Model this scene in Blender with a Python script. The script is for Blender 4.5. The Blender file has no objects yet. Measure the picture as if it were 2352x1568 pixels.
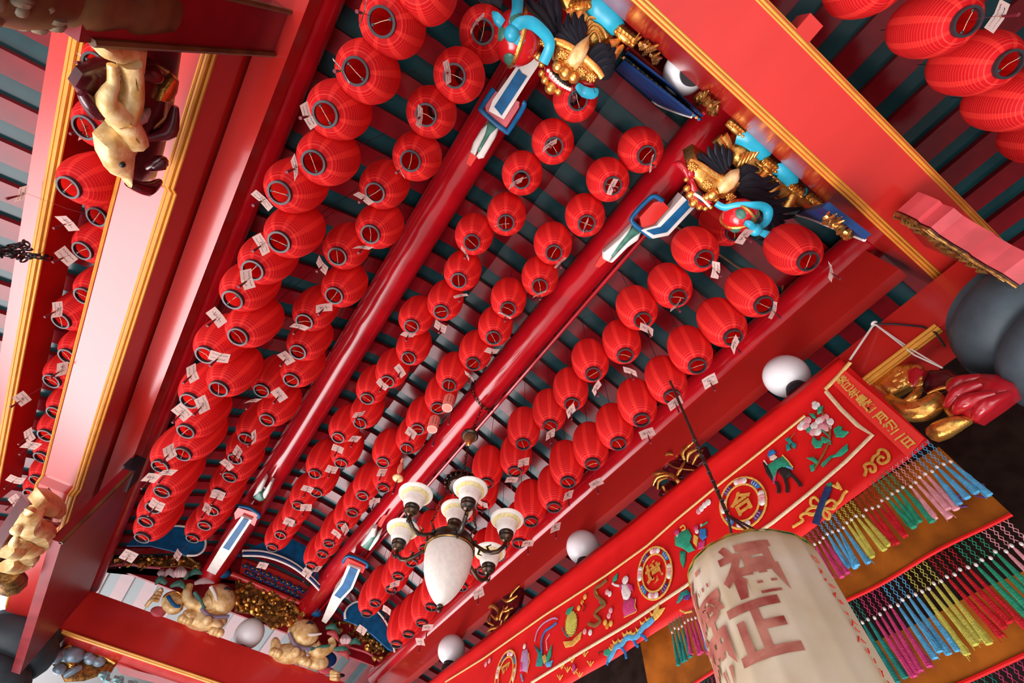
import bpy, bmesh, math, random
from mathutils import Vector, Matrix
random.seed(7)
PI = math.pi
SC = bpy.context.scene
COL = SC.collection
V = Vector

# ------------------------------------------------------------------ camera (16.6 mm wide angle, looking steeply up, rolled)
FOC = 1087.215
ROT = Matrix(((0.8198488840888265, -0.5712009210526605, 0.039715425805326984),
              (-0.5126071180497331, -0.7013048601822742, 0.4953841293475879),
              (-0.2551112498167282, -0.4264985356051215, -0.8677656649946653)))   # columns: hall axes in camera axes
EYE = 1.6            # eye height over the floor; everything below is measured from the eye and lifted at the end

def ray(u, v):
    return ROT.transposed() @ V((u - 1176.0, 784.0 - v, -FOC))
def pt(u, v, x=None, y=None, z=None):
    """survey a point of the hall: sight line (u, v) met with a plane x, y or z = const"""
    d = ray(u, v)
    k = x / d.x if x is not None else (y / d.y if y is not None else z / d.z)
    return d * k

# ------------------------------------------------------------------ materials
MATS = {}
def mat(name, col, rough=0.5, metal=0.0, noise=0.0, nscale=8.0, bump=0.0, bscale=40.0, col2=None, spec=0.5, coat=0.0,
        stretch=(1, 1, 1), sub=0.0, lucent=0.0):
    if name in MATS: return MATS[name]
    m = bpy.data.materials.new(name); m.use_nodes = True
    nt = m.node_tree; N = nt.nodes; L = nt.links
    b = N['Principled BSDF']
    b.inputs['Base Color'].default_value = (*col, 1)
    b.inputs['Roughness'].default_value = rough
    b.inputs['Metallic'].default_value = metal
    b.inputs['Specular IOR Level'].default_value = spec
    b.inputs['Coat Weight'].default_value = coat
    b.inputs['Coat Roughness'].default_value = 0.12
    tc = N.new('ShaderNodeTexCoord'); mp = N.new('ShaderNodeMapping'); mp.inputs['Scale'].default_value = stretch
    L.new(tc.outputs['Object'], mp.inputs['Vector'])
    if noise > 0 or col2:
        n = N.new('ShaderNodeTexNoise'); n.inputs['Scale'].default_value = nscale; n.inputs['Detail'].default_value = 6
        L.new(mp.outputs['Vector'], n.inputs['Vector'])
        r = N.new('ShaderNodeValToRGB'); e = r.color_ramp.elements
        c2 = col2 if col2 else tuple(max(0, c * (1 - noise)) for c in col)
        e[0].position = .36; e[0].color = (*c2, 1); e[1].position = .64; e[1].color = (*col, 1)
        L.new(n.outputs['Fac'], r.inputs['Fac']); L.new(r.outputs['Color'], b.inputs['Base Color'])
        rr = N.new('ShaderNodeMapRange'); rr.inputs['To Min'].default_value = rough * .8; rr.inputs['To Max'].default_value = min(1, rough * 1.25)
        L.new(n.outputs['Fac'], rr.inputs['Value']); L.new(rr.outputs['Result'], b.inputs['Roughness'])
    if bump > 0:
        n2 = N.new('ShaderNodeTexNoise'); n2.inputs['Scale'].default_value = bscale; n2.inputs['Detail'].default_value = 4
        L.new(mp.outputs['Vector'], n2.inputs['Vector'])
        bp = N.new('ShaderNodeBump'); bp.inputs['Strength'].default_value = bump; bp.inputs['Distance'].default_value = .01
        L.new(n2.outputs['Fac'], bp.inputs['Height']); L.new(bp.outputs['Normal'], b.inputs['Normal'])
    if sub > 0:
        b.inputs['Subsurface Weight'].default_value = sub; b.inputs['Subsurface Radius'].default_value = (.05, .05, .05)
    if lucent > 0:
        tr = N.new('ShaderNodeBsdfTranslucent'); tr.inputs['Color'].default_value = (*col, 1); ms = N.new('ShaderNodeMixShader'); ms.inputs[0].default_value = lucent
        L.new(b.outputs[0], ms.inputs[1]); L.new(tr.outputs[0], ms.inputs[2]); L.new(ms.outputs[0], N['Material Output'].inputs['Surface'])
    MATS[name] = m
    return m

def lantern_cloth():
    """red nylon over wire hoops: bright sewn seams run down, fine hoops run round"""
    m = bpy.data.materials.new('red_lantern_cloth'); m.use_nodes = True
    nt = m.node_tree; N = nt.nodes; L = nt.links; b = N['Principled BSDF']; out = N['Material Output']
    tc = N.new('ShaderNodeTexCoord'); sx = N.new('ShaderNodeSeparateXYZ'); L.new(tc.outputs['Object'], sx.inputs[0])
    def mth(op, a, c=None):
        n = N.new('ShaderNodeMath'); n.operation = op
        for k, q in enumerate((a, c)):
            if q is None: continue
            if isinstance(q, (int, float)): n.inputs[k].default_value = q
            else: L.new(q, n.inputs[k])
        return n.outputs[0]
    ang = mth('ARCTAN2', sx.outputs['Y'], sx.outputs['X'])
    seam = mth('GREATER_THAN', mth('COSINE', mth('MULTIPLY', ang, 8.0)), .62)
    hoop = mth('GREATER_THAN', mth('SINE', mth('MULTIPLY', sx.outputs['Z'], 2 * PI / .0155)), .80)
    mix = N.new('ShaderNodeMix'); mix.data_type = 'RGBA'
    mix.inputs['A'].default_value = (.66, .012, .016, 1); mix.inputs['B'].default_value = (.92, .036, .030, 1)
    L.new(seam, mix.inputs['Factor'])
    mix2 = N.new('ShaderNodeMix'); mix2.data_type = 'RGBA'; mix2.inputs['B'].default_value = (.95, .15, .11, 1)
    L.new(mix.outputs['Result'], mix2.inputs['A']); L.new(mth('MULTIPLY', hoop, .45), mix2.inputs['Factor'])
    L.new(mix2.outputs['Result'], b.inputs['Base Color'])
    b.inputs['Roughness'].default_value = .55; b.inputs['Specular IOR Level'].default_value = .12
    tr = N.new('ShaderNodeBsdfTranslucent'); tr.inputs['Color'].default_value = (.9, .02, .015, 1)
    ms = N.new('ShaderNodeMixShader'); ms.inputs[0].default_value = .34
    L.new(b.outputs[0], ms.inputs[1]); L.new(tr.outputs[0], ms.inputs[2]); L.new(ms.outputs[0], out.inputs['Surface'])
    MATS['red_lantern_cloth'] = m
    return m

RED = mat('red_gloss_paint', (.44, .005, .011), .17, noise=.25, nscale=3, spec=.3, coat=.3)
REDB = mat('red_beam_paint', (.55, .024, .018), .22, noise=.16, nscale=2.2, spec=.3, coat=.4, stretch=(1, .3, 1))
REDD = mat('dark_red_paint', (.30, .006, .014), .35, noise=.3, nscale=4)
RAFT = mat('rafter_red_paint', (.19, .005, .009), .15, noise=.35, nscale=5, spec=.25)
TEAL = mat('teal_board_paint', (.009, .044, .050), .17, noise=.35, nscale=4, spec=.22)
GOLDT = mat('gilded_trim', (.70, .28, .03), .42, metal=.2, noise=.15, nscale=10)
GOLD = mat('gilded_carving', (.86, .50, .13), .27, metal=.85, noise=.45, nscale=14, bump=.25, bscale=60, col2=(.62, .27, .05))
PALEG = mat('pale_gilding', (1.0, .78, .40), .36, metal=.15, noise=.25, nscale=14, bump=.25, bscale=50, col2=(.70, .40, .12))
OLDG = mat('dark_old_gold', (.42, .20, .05), .38, metal=.7, noise=.7, nscale=22, bump=.4, bscale=60)
BLACK = mat('black_lacquer', (.012, .014, .018), .35)
RINGM = mat('black_plastic', (.018, .020, .024), .42)
MANE = mat('black_carved_hair', (.008, .011, .017), .45, spec=.25)
CYAN = mat('turquoise_ribbon_paint', (.02, .42, .60), .35, noise=.2, nscale=9)
BLUE = mat('blue_panel_paint', (.006, .12, .30), .42, noise=.4, nscale=9, spec=.25)
DBLUE = mat('deep_blue_paint', (.005, .035, .14), .45, noise=.3, nscale=9, spec=.2)
WHITE = mat('offwhite_paint', (.78, .72, .66), .45, noise=.15, nscale=12)
GREEN = mat('leaf_green_paint', (.05, .20, .14), .4, noise=.4, nscale=18)
PINK = mat('rose_paint', (.62, .10, .12), .4, noise=.3, nscale=9)
GLOBE = mat('opal_glass', (.80, .79, .80), .30, sub=.2)
OPAL = mat('cream_alabaster_glass', (.86, .80, .72), .38, noise=.10, nscale=30, sub=.2)
OPALY = mat('yellow_glass_band', (.80, .66, .30), .42, noise=.25, nscale=40)
IRON = mat('bronzed_iron', (.045, .050, .050), .30, metal=.8, noise=.5, nscale=16, col2=(.09, .045, .02))
PAPER = mat('tag_paper', (.90, .74, .66), .7, noise=.06, nscale=20, lucent=.4)
INK = mat('black_ink', (.02, .015, .02), .8)
TASSEL = mat('maroon_silk', (.14, .006, .016), .6)
WIRE = mat('pale_wire', (.55, .40, .26), .5)
CAPG = mat('slate_capital_paint', (.040, .062, .075), .55, noise=.35, nscale=5, bump=.2, bscale=25)
MAROON = mat('maroon_lacquer', (.11, .006, .012), .22, noise=.5, nscale=7, coat=.4)
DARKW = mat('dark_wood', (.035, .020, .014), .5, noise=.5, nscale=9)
BROWN = mat('brown_wood', (.17, .075, .025), .45, noise=.5, nscale=8)
CLOTH = lantern_cloth()

# ------------------------------------------------------------------ mesh builder
class MB:
    def __init__(s): s.v = []; s.f = []; s.mi = []; s.k = 0
    def use(s, k): s.k = k; return s
    def add(s, vs, fs):
        o = len(s.v); s.v += [tuple(p) for p in vs]
        for f in fs: s.f.append([i + o for i in f]); s.mi.append(s.k)
        return s
    def box(s, x0, x1, y0, y1, z0, z1):
        v = [(x, y, z) for z in (z0, z1) for y in (y0, y1) for x in (x0, x1)]
        return s.add(v, [(0, 2, 3, 1), (4, 5, 7, 6), (0, 1, 5, 4), (2, 6, 7, 3), (0, 4, 6, 2), (1, 3, 7, 5)])
    def prism(s, poly, ext):
        n = len(poly); e = V(ext); a = [V(p) for p in poly]; b = [p + e for p in a]
        return s.add(a + b, [list(range(n))[::-1], [n + i for i in range(n)]] + [(i, (i + 1) % n, n + (i + 1) % n, n + i) for i in range(n)])
    def dome(s, poly, nrm, h, back=0.0, rings=((1, 0), (.94, .42), (.80, .72), (.55, .92), (.25, 1.0)), centre=None):
        """a pillow: outline poly, bulging h along nrm, with a skirt of depth back behind"""
        a = [V(p) for p in poly]; n = len(a); nn = V(nrm).normalized()
        c = V(centre) if centre is not None else sum(a, V()) / n
        vs = []; fs = []
        if back: vs += [p - nn * back for p in a]
        for sc, hh in rings: vs += [c + (p - c) * sc + nn * h * hh for p in a]
        R_ = len(vs) // n
        for r in range(R_ - 1):
            for i in range(n): j = (i + 1) % n; fs.append((r * n + i, r * n + j, (r + 1) * n + j, (r + 1) * n + i))
        vs.append(c + nn * h * 1.02)
        for i in range(n): fs.append(((R_ - 1) * n + i, (R_ - 1) * n + (i + 1) % n, len(vs) - 1))
        fs.append([i for i in range(n)][::-1])
        return s.add(vs, fs)
    def tube(s, pts, rad, n=8, flat=1.0, up=None, cap=True):
        P = [V(p) for p in pts]; m = len(P)
        if not hasattr(rad, '__len__'): rad = [rad] * m
        T = [(P[min(i + 1, m - 1)] - P[max(i - 1, 0)]).normalized() for i in range(m)]
        ref = V(up) if up is not None else (V((0, 0, 1)) if abs(T[0].z) < .9 else V((1, 0, 0)))
        vs = []
        nx = (ref - T[0] * ref.dot(T[0])).normalized()
        for i in range(m):
            if up is not None:
                q = ref - T[i] * ref.dot(T[i])
                if q.length > 1e-4: nx = q.normalized()
            else:
                q = nx - T[i] * nx.dot(T[i]); nx = q.normalized() if q.length > 1e-6 else nx
            by = T[i].cross(nx)
            for j in range(n):
                a = 2 * PI * j / n
                vs.append(P[i] + nx * (math.cos(a) * rad[i] * flat) + by * (math.sin(a) * rad[i]))
        fs = []
        for i in range(m - 1):
            for j in range(n): k = (j + 1) % n; fs.append((i * n + j, i * n + k, (i + 1) * n + k, (i + 1) * n + j))
        if cap: fs += [[j for j in range(n)][::-1], [(m - 1) * n + j for j in range(n)]]
        return s.add(vs, fs)
    def lathe(s, prof, n=24, o=(0, 0, 0), M=None, cap0=True, cap1=True):
        o = V(o); vs = []
        for r, z in prof:
            for j in range(n):
                a = 2 * PI * j / n; p = V((r * math.cos(a), r * math.sin(a), z))
                vs.append(o + (M @ p if M else p))
        m = len(prof); fs = []
        for i in range(m - 1):
            for j in range(n): k = (j + 1) % n; fs.append((i * n + j, i * n + k, (i + 1) * n + k, (i + 1) * n + j))
        if cap0: fs.append([j for j in range(n)][::-1])
        if cap1: fs.append([(m - 1) * n + j for j in range(n)])
        return s.add(vs, fs)
    def ell(s, c, r, M=None, n=16, m=10):
        prof = [(math.sin(PI * i / m), -math.cos(PI * i / m)) for i in range(m + 1)]
        prof = [(max(a, .02), b) for a, b in prof]
        D = Matrix.Diagonal(V(r)); Q = (M @ D) if M else D
        return s.lathe(prof, n, c, Q)
    def torus(s, c, R, r, n=16, k=6, M=None, a0=0, a1=2 * PI, sy=1.0):
        full = abs(a1 - a0 - 2 * PI) < 1e-6
        pts = []
        for i in range(n + (0 if full else 1)):
            a = a0 + (a1 - a0) * i / n
            for j in range(k):
                b = 2 * PI * j / k; q = V(((R + r * math.cos(b)) * math.cos(a), sy * (R + r * math.cos(b)) * math.sin(a), r * math.sin(b)))
                pts.append(V(c) + (M @ q if M else q))
        fs = []; nn = n if full else n + 1
        for i in range(n):
            i2 = (i + 1) % nn
            for j in range(k): j2 = (j + 1) % k; fs.append((i * k + j, i2 * k + j, i2 * k + j2, i * k + j2))
        return s.add(pts, fs)
    def mesh(s, name, mats, smooth=True, angle=40):
        me = bpy.data.meshes.new(name); me.from_pydata(s.v, [], s.f)
        for m in (mats if isinstance(mats, (list, tuple)) else [mats]): me.materials.append(m)
        for p, k in zip(me.polygons, s.mi): p.material_index = k; p.use_smooth = smooth
        bm = bmesh.new(); bm.from_mesh(me); bmesh.ops.recalc_face_normals(bm, faces=bm.faces); bm.to_mesh(me); bm.free()
        if smooth: me.set_sharp_from_angle(angle=math.radians(angle))
        return me
    def build(s, name, mats, parent=None, smooth=True, angle=40, origin=None):
        """ONE mesh object; origin (world) becomes the object's location"""
        o0 = V(origin) if origin is not None else None
        if o0 is not None: s.v = [tuple(V(p) - o0) for p in s.v]
        o = bpy.data.objects.new(name, s.mesh(name, mats, smooth, angle)); COL.objects.link(o)
        if o0 is not None: o.location = o0
        if parent is not None:
            o.parent = parent
            if o0 is None: o.location = -(parent.location) if parent.parent is None else -(parent.location + parent.parent.location)
            else: o.location = o0 - parent.location
        return o

def tag(o, label=None, cat=None, group=None, kind=None):
    if label: o['label'] = label
    if cat: o['category'] = cat
    if group: o['group'] = group
    if kind: o['kind'] = kind
    return o
def thing(name, loc, label, cat, group=None):
    o = bpy.data.objects.new(name, None); COL.objects.link(o); o.location = loc; o.empty_display_size = .1
    return tag(o, label, cat, group)
def inst(me, name, parent, loc=(0, 0, 0), rot=None):
    o = bpy.data.objects.new(name, me); COL.objects.link(o); o.parent = parent; o.location = loc
    if rot is not None: o.rotation_euler = rot
    return o
def centroid(pts): return sum((V(p) for p in pts), V()) / len(pts)
ORD = 'first second third fourth fifth sixth seventh eighth ninth tenth eleventh twelfth thirteenth fourteenth fifteenth sixteenth seventeenth eighteenth nineteenth twentieth twenty-first twenty-second twenty-third'.split()
def smooth(P, k=4):
    if len(P) < 3: return P
    out = []
    for i in range(len(P) - 1):
        p0, p1, p2, p3 = P[max(i - 1, 0)], P[i], P[i + 1], P[min(i + 2, len(P) - 1)]
        for j in range(k):
            t = j / k; out.append(.5 * (2 * p1 + (p2 - p0) * t + (2 * p0 - 5 * p1 + 4 * p2 - p3) * t * t + (3 * p1 - p0 - 3 * p2 + p3) * t ** 3))
    return out + [P[-1]]
def spread(r, P, k=4):
    n = len(P); m = (n - 1) * k + 1 if n >= 3 else n
    if not hasattr(r, '__len__'): return [r] * m
    out = []
    for i in range(m):
        t = i / (m - 1) * (len(r) - 1); j = min(int(t), len(r) - 2); out.append(r[j] + (r[j + 1] - r[j]) * (t - j))
    return out
# ------------------------------------------------------------------ roof: red rafters under teal boards, bending over the purlins
PROF = [(-5.2, 2.78), (-3.9, 3.20), (-2.57, 3.52), (-2.0, 3.68), (-1.45, 3.80), (-.17, 4.45), (.18, 4.545), (.657, 4.59), (1.13, 4.545), (1.48, 4.45),
        (2.98, 3.98), (3.4, 3.90), (4.2, 3.80)]
Y0, Y1 = -.92, 8.25
root = thing('ceiling', (0, 0, 0), None, None); root['kind'] = 'structure'
b = MB()
for i in range(len(PROF) - 1):
    (xa, za), (xb, zb) = PROF[i], PROF[i + 1]
    b.prism([(xa, Y0, za + .05), (xb, Y0, zb + .05), (xb, Y0, zb + .09), (xa, Y0, za + .09)], (0, Y1 - Y0, 0))
b.build('teal_boards', TEAL, root, smooth=False)
r = MB()
for i in range(len(PROF) - 1):
    (xa, za), (xb, zb) = PROF[i], PROF[i + 1]
    r.prism([(xa, -.08, za), (xb, -.08, zb), (xb, -.08, zb + .055), (xa, -.08, za + .055)], (0, .16, 0))
rm = r.mesh('rafter', RAFT, smooth=False)
y = 1.295 - .32 * 6
while y < Y1 - .1:
    inst(rm, 'rafter', root, (0, y, 0)); y += .32
# porch roofs beyond both gable beams: rafters run the other way
def porch(name, y0, y1, z0, z1, x0, x1, xs):
    p = thing(name, (0, 0, 0), None, None); p['kind'] = 'structure'
    q = MB(); q.prism([(x0, y0, z0 + .05), (x0, y1, z1 + .05), (x0, y1, z1 + .09), (x0, y0, z0 + .09)], (x1 - x0, 0, 0)); q.build('teal_boards', TEAL, p, smooth=False)
    q = MB(); q.prism([(-.085, y0, z0), (-.085, y1, z1), (-.085, y1, z1 + .055), (-.085, y0, z0 + .055)], (.17, 0, 0)); me = q.mesh('rafter', RAFT, smooth=False)
    x = xs
    while x < x1: inst(me, 'rafter', p, (x, 0, 0)); x += .325
porch('ceiling_porch', -4.6, -.95, 3.72, 3.97, -3.2, 5.7, -3.1)
porch('ceiling_veranda', 8.29, 9.5, 3.98, 3.75, -3.2, 5.7, -3.0)
# dark walls closing the hall, standing in for unlit depth behind banner and porch
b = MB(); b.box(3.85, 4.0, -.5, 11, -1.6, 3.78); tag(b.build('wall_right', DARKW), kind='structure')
b = MB(); b.box(-3.2, 5.8, -4.7, -4.5, -1.6, 3.7); tag(b.build('wall_back', DARKW), kind='structure')  # set close in to keep light off the porch lanterns

# ------------------------------------------------------------------ purlins
def purlin(x, z, rad, label, batten=None):
    t = thing('round_purlin', (x, -.75, z), label, 'beam', 'round red purlins under the roof')
    MB().lathe([(rad, 0), (rad, 9.0)], 40, (x, -.78, z), Matrix.Rotation(-PI / 2, 3, 'X')).build('log', RED, t)
    if batten:
        MB().tube([(batten[0], -.75, batten[1]), (batten[0], 8.2, batten[1])], .021, 8).build('edge_batten', RED, t)
    return t
purlin(-1.371, 3.65, .15, 'glossy red round purlin over the dark board and the tie beam with half-hidden globes')
purlin(-.086, 4.30, .165, 'glossy red round purlin ending over the lion with its body cut by the photo edge')
purlin(1.40, 4.30, .165, 'glossy red round purlin from which the chandelier hangs by a chain', (1.585, 4.235))
purlin(2.915, 3.83, .157, 'glossy red round purlin on a flat board, nearest to the embroidered banner')
def board(x0, x1, z0, z1, label):
    b = MB(); b.box(x0, x1, -.5, 7.98, z0, z1)
    return tag(b.build('purlin_board', REDB, smooth=False, origin=((x0 + x1) / 2, 3.7, z0)), label, 'board', 'boards under the outer purlins')
board(-1.467, -1.283, 3.33, 3.51, 'flat board under the purlin, its underside shining pale, behind the half-hidden globes')
board(2.852, 2.95, 3.287, 3.70, 'flat red board under the purlin nearest to the embroidered banner')

# ------------------------------------------------------------------ tie beams with gilded edge beads
def bead(path, dx, dz, parent, sx, name='edge_trim', k_=1.0):
    """twin gilded bead along the lower edge of a beam: path of points, outward (sx) and downward"""
    m = MB()
    for k, (ox, oz, rr) in enumerate(((0, 0, .015), (.024 * dx, .010, .011), (-.026 * dx, .0, .011))):
        m.tube([V(p) + (V((ox * k_, 0, oz * k_)) if sx == 'x' else V((0, ox * k_, oz * k_))) for p in path], rr * k_, 8)
    return m.build(name, GOLDT, parent)
t = thing('tie_beam', (-1.645, 3.7, 3.0), 'red tie beam along the hall with a pale pink underside and gilded edges', 'beam')
YA, YB, YE0, YE1 = 1.86, 5.19, .86, 6.28
b = MB()
prof = [(YE0, 2.95), (YA - .05, 2.95), (YA, 3.0), (YB, 3.0), (YB + .05, 2.95), (7.8, 2.95), (7.8, 3.40), (YE0, 3.40)]
b.prism([(-1.80, yy, zz) for yy, zz in prof], (.31, 0, 0)); b.build('timber', REDB, t, smooth=False)
for xx, d in ((-1.49, 1),):
    bead([(xx - .012 * d, YE0, 2.955), (xx - .012 * d, YA - .05, 2.955), (xx - .012 * d, YA, 3.003), (xx - .012 * d, YB, 3.003), (xx - .012 * d, YB + .05, 2.955), (xx - .012 * d, YE1, 2.955)], d, -1, t, 'x')
MB().tube([(-1.797, YE0, 2.952), (-1.797, YA - .05, 2.952), (-1.797, YA, 3.0), (-1.797, YB, 3.0), (-1.797, YB + .05, 2.952), (-1.797, 7.7, 2.952)], .012, 6).build('edge_trim', GOLDT, t)
m = MB()
for k in (-1, 0, 1): m.tube([(-1.485, YE0 + .02 + .028 * k, 2.96), (-1.485, YE0 + .02 + .028 * k, 3.36)], .016, 8)
m.build('end_trim', GOLDT, t)
t = thing('tie_beam', (2.9, 3.5, 2.61), 'red tie beam behind the banner with one gilded lower edge', 'beam')
b = MB(); b.box(2.78, 3.06, -.78, 7.9, 2.61, 2.925); b.build('timber', REDB, t, smooth=False)
bead([(2.79, -.31, 2.613), (2.79, 7.8, 2.613)], -1, -1, t, 'x')
t = thing('tie_beam', (.5, -.74, 3.0), 'wide red tie beam with a salmon underside between two gilded edges, carrying the lions', 'beam')
b = MB(); b.box(-3.2, 3.15, -.93, -.555, 3.0, 3.65); b.build('timber', REDB, t, smooth=False)
bead([(-3.2, -.567, 3.003), (3.07, -.567, 3.003)], 1, -1, t, 'y', k_=.72); bead([(-3.2, -.918, 3.003), (3.0, -.918, 3.003)], -1, -1, t, 'y', k_=.6)
t = thing('tie_beam', (1.0, 8.16, 3.0), 'red tie beam at the far end carrying the golden elephants', 'beam')
b = MB(); b.box(-1.45, 3.3, 7.98, 8.42, 3.0, 3.5); b.build('timber', REDB, t, smooth=False)
bead([(-1.2, 7.992, 3.003), (3.2, 7.992, 3.003)], -1, -1, t, 'y')
t = thing('eave_board', (-2.2, 3, 3.1), 'lilac-pink eave board with a gilded edge, outermost beside the hanging lantern row', 'board')
b = MB(); b.box(-2.36, -2.235, -.5, 6.2, 3.1, 3.42); b.build('timber', REDB, t, smooth=False)
bead([(-2.235, -.5, 3.103), (-2.235, 6.2, 3.103)], 1, -1, t, 'x')

# ------------------------------------------------------------------ posts, end panel and columns with ringed capitals
t = thing('square_post', (-1.45, .70, 1.9), 'dark red square post with brown edge strips and a carved wooden collar', 'post')
b = MB(); b.box(-1.60, -1.36, .57, .84, 1.9, 3.52); b.build('shaft', REDD, t, smooth=False)
m = MB()
for yy in (.575, .835): m.tube([(-1.355, yy, 1.95), (-1.355, yy, 3.50)], .016, 6)
m.build('edge_strip', BROWN, t)
b = MB(); b.box(-1.285, -1.20, 4.96, 7.66, 2.42, 3.32)
b.use(1).tube([(-1.205, 4.965, 2.42), (-1.205, 4.965, 3.32)], .018, 6)
b.use(2).box(-1.30, -1.185, 4.93, 5.30, 3.22, 3.38)
tag(b.build('end_panel', [REDD, BROWN, BLACK], smooth=False, origin=(-1.24, 6.3, 2.42)), 'plain dark red wall panel beside the far column', 'panel')
def column(x, y, label, k=1.0):
    t = thing('column', (x, y, -1.6), label, 'column', 'columns with slate ringed capitals')
    prof = [(.30, 2.28), (.36, 2.30), (.43, 2.36), (.46, 2.45), (.43, 2.55), (.385, 2.585), (.385, 2.60), (.43, 2.63), (.47, 2.72), (.47, 2.80), (.44, 2.90), (.39, 2.95), (.39, 3.0)]
    MB().lathe([(a * k, b * k) for a, b in prof], 48, (x, y, 0)).build('ringed_capital', CAPG, t)
    MB().lathe([(.26 * k, -1.6), (.26 * k, 2.30 * k)], 40, (x, y, 0)).build('shaft', DARKW, t)
    return t
column(2.98, -.63, 'column with a large slate capital beside the pink corbel and gold dragon', .87)
column(-1.55, 8.17, 'column with a slate capital at the far dark red end panel')

def infill(name, y, zb):
    q = MB(); poly = [(-1.5, y, zb)] + [(x, y, z + .04) for x, z in PROF if -1.5 <= x <= 3.3] + [(3.3, y, zb)]
    q.prism(poly, (0, .04, 0)); o = q.build(name, REDD, smooth=False); o['kind'] = 'structure'; return o
infill('dark_infill_far', 8.22, 3.96); infill('dark_infill_near', -.90, 3.95)  # added dark sheets close the sky gaps in place of the shaded porch space
# ------------------------------------------------------------------ rows of red lanterns (centres, measured from the eye)
LANTERNS = {
  '1a': [(-0.672, 0.021, 2.93), (-0.733, 0.251, 2.93), (-0.743, 0.524, 2.93), (-0.795, 0.79, 2.93), (-0.742, 1.062, 2.93), (-0.839, 1.331, 2.93), (-0.738, 1.61, 2.93), (-0.814, 1.889, 2.93), (-0.847, 2.156, 2.93), (-0.722, 2.423, 2.93), (-0.864, 2.703, 2.93), (-0.703, 2.93, 2.93), (-0.84, 3.178, 2.93), (-0.778, 3.496, 2.93), (-0.729, 3.757, 2.93), (-0.849, 4.008, 2.93), (-0.76, 4.304, 2.93), (-0.763, 4.561, 2.93), (-0.778, 4.798, 2.93), (-0.754, 5.046, 2.93)],
  '1b': [(-0.36, 0.013, 3.42), (-0.374, 0.292, 3.42), (-0.414, 0.579, 3.42), (-0.358, 0.874, 3.42), (-0.456, 1.177, 3.42), (-0.351, 1.462, 3.42), (-0.484, 1.754, 3.42), (-0.363, 2.061, 3.42), (-0.467, 2.393, 3.42), (-0.394, 2.698, 3.42), (-0.339, 2.987, 3.42), (-0.504, 3.254, 3.42), (-0.349, 3.535, 3.42), (-0.442, 3.864, 3.42), (-0.434, 4.172, 3.42), (-0.396, 4.441, 3.42), (-0.417, 4.749, 3.42), (-0.394, 5.04, 3.42), (-0.395, 5.324, 3.42), (-0.434, 5.607, 3.42)],
  '2a': [(0.352, -0.033, 3.88), (0.396, 0.296, 3.88), (0.34, 0.618, 3.88), (0.422, 0.958, 3.88), (0.295, 1.256, 3.88), (0.39, 1.59, 3.88), (0.413, 1.93, 3.88), (0.277, 2.22, 3.88), (0.411, 2.523, 3.88), (0.367, 2.876, 3.88), (0.301, 3.174, 3.88), (0.391, 3.5, 3.88), (0.291, 3.819, 3.88), (0.453, 4.131, 3.88), (0.292, 4.453, 3.88), (0.42, 4.717, 3.88), (0.341, 5.052, 3.88), (0.368, 5.375, 3.88), (0.369, 5.676, 3.88), (0.366, 5.964, 3.88)],
  '2b': [(0.971, -0.043, 3.85), (0.912, 0.267, 3.85), (0.946, 0.586, 3.85), (0.876, 0.925, 3.85), (0.965, 1.227, 3.85), (0.861, 1.561, 3.85), (0.924, 1.864, 3.85), (0.92, 2.196, 3.85), (0.87, 2.54, 3.85), (0.913, 2.842, 3.85), (0.893, 3.199, 3.85), (0.931, 3.489, 3.85), (0.813, 3.822, 3.85), (0.985, 4.16, 3.85), (0.865, 4.414, 3.85), (0.884, 4.727, 3.85), (0.892, 5.019, 3.85), (0.89, 5.403, 3.85), (0.918, 5.639, 3.85), (0.901, 5.953, 3.85)],
  '3a': [(1.753, -0.016, 3.55), (1.729, 0.255, 3.55), (1.787, 0.587, 3.55), (1.706, 0.89, 3.55), (1.822, 1.208, 3.55), (1.725, 1.514, 3.55), (1.781, 1.86, 3.55), (1.774, 2.172, 3.55), (1.705, 2.496, 3.55), (1.844, 2.828, 3.55), (1.705, 3.132, 3.55), (1.847, 3.437, 3.55), (1.798, 3.722, 3.55), (1.769, 4.012, 3.55), (1.718, 4.378, 3.55), (1.721, 4.692, 3.55), (1.716, 4.998, 3.55), (1.773, 5.28, 3.55), (1.735, 5.655, 3.55), (1.757, 5.916, 3.55)],
  '3b': [(2.137, -0.161, 3.25), (2.16, 0.23, 3.25), (2.169, 0.529, 3.25), (2.154, 0.846, 3.25), (2.203, 1.166, 3.25), (2.168, 1.479, 3.25), (2.192, 1.792, 3.25), (2.166, 2.089, 3.25), (2.129, 2.393, 3.25), (2.227, 2.718, 3.25), (2.167, 3.019, 3.25), (2.263, 3.333, 3.25), (2.22, 3.629, 3.25), (2.218, 3.923, 3.25), (2.188, 4.293, 3.25), (2.129, 4.557, 3.25), (2.117, 4.812, 3.25), (2.18, 5.16, 3.25), (2.17, 5.453, 3.25), (2.167, 5.741, 3.25)],
  'L': [(-1.98, 1.35, 3.1), (-1.98, 1.72, 3.1), (-1.964, 2.108, 3.05), (-1.96, 2.431, 3.34), (-1.993, 2.75, 3.34), (-1.924, 3.142, 3.34), (-2.024, 3.475, 3.34), (-1.926, 3.808, 3.34), (-1.994, 4.162, 3.34), (-1.916, 4.526, 3.34), (-1.946, 4.872, 3.34), (-1.94, 5.192, 3.34), (-1.929, 5.56, 3.34), (-1.947, 5.822, 3.34)],
  'R': [(1.182, -1.315, 3.1), (1.628, -1.401, 3.1), (1.977, -1.421, 3.1), (2.317, -1.433, 3.1), (2.673, -1.457, 3.1)],
}
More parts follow.
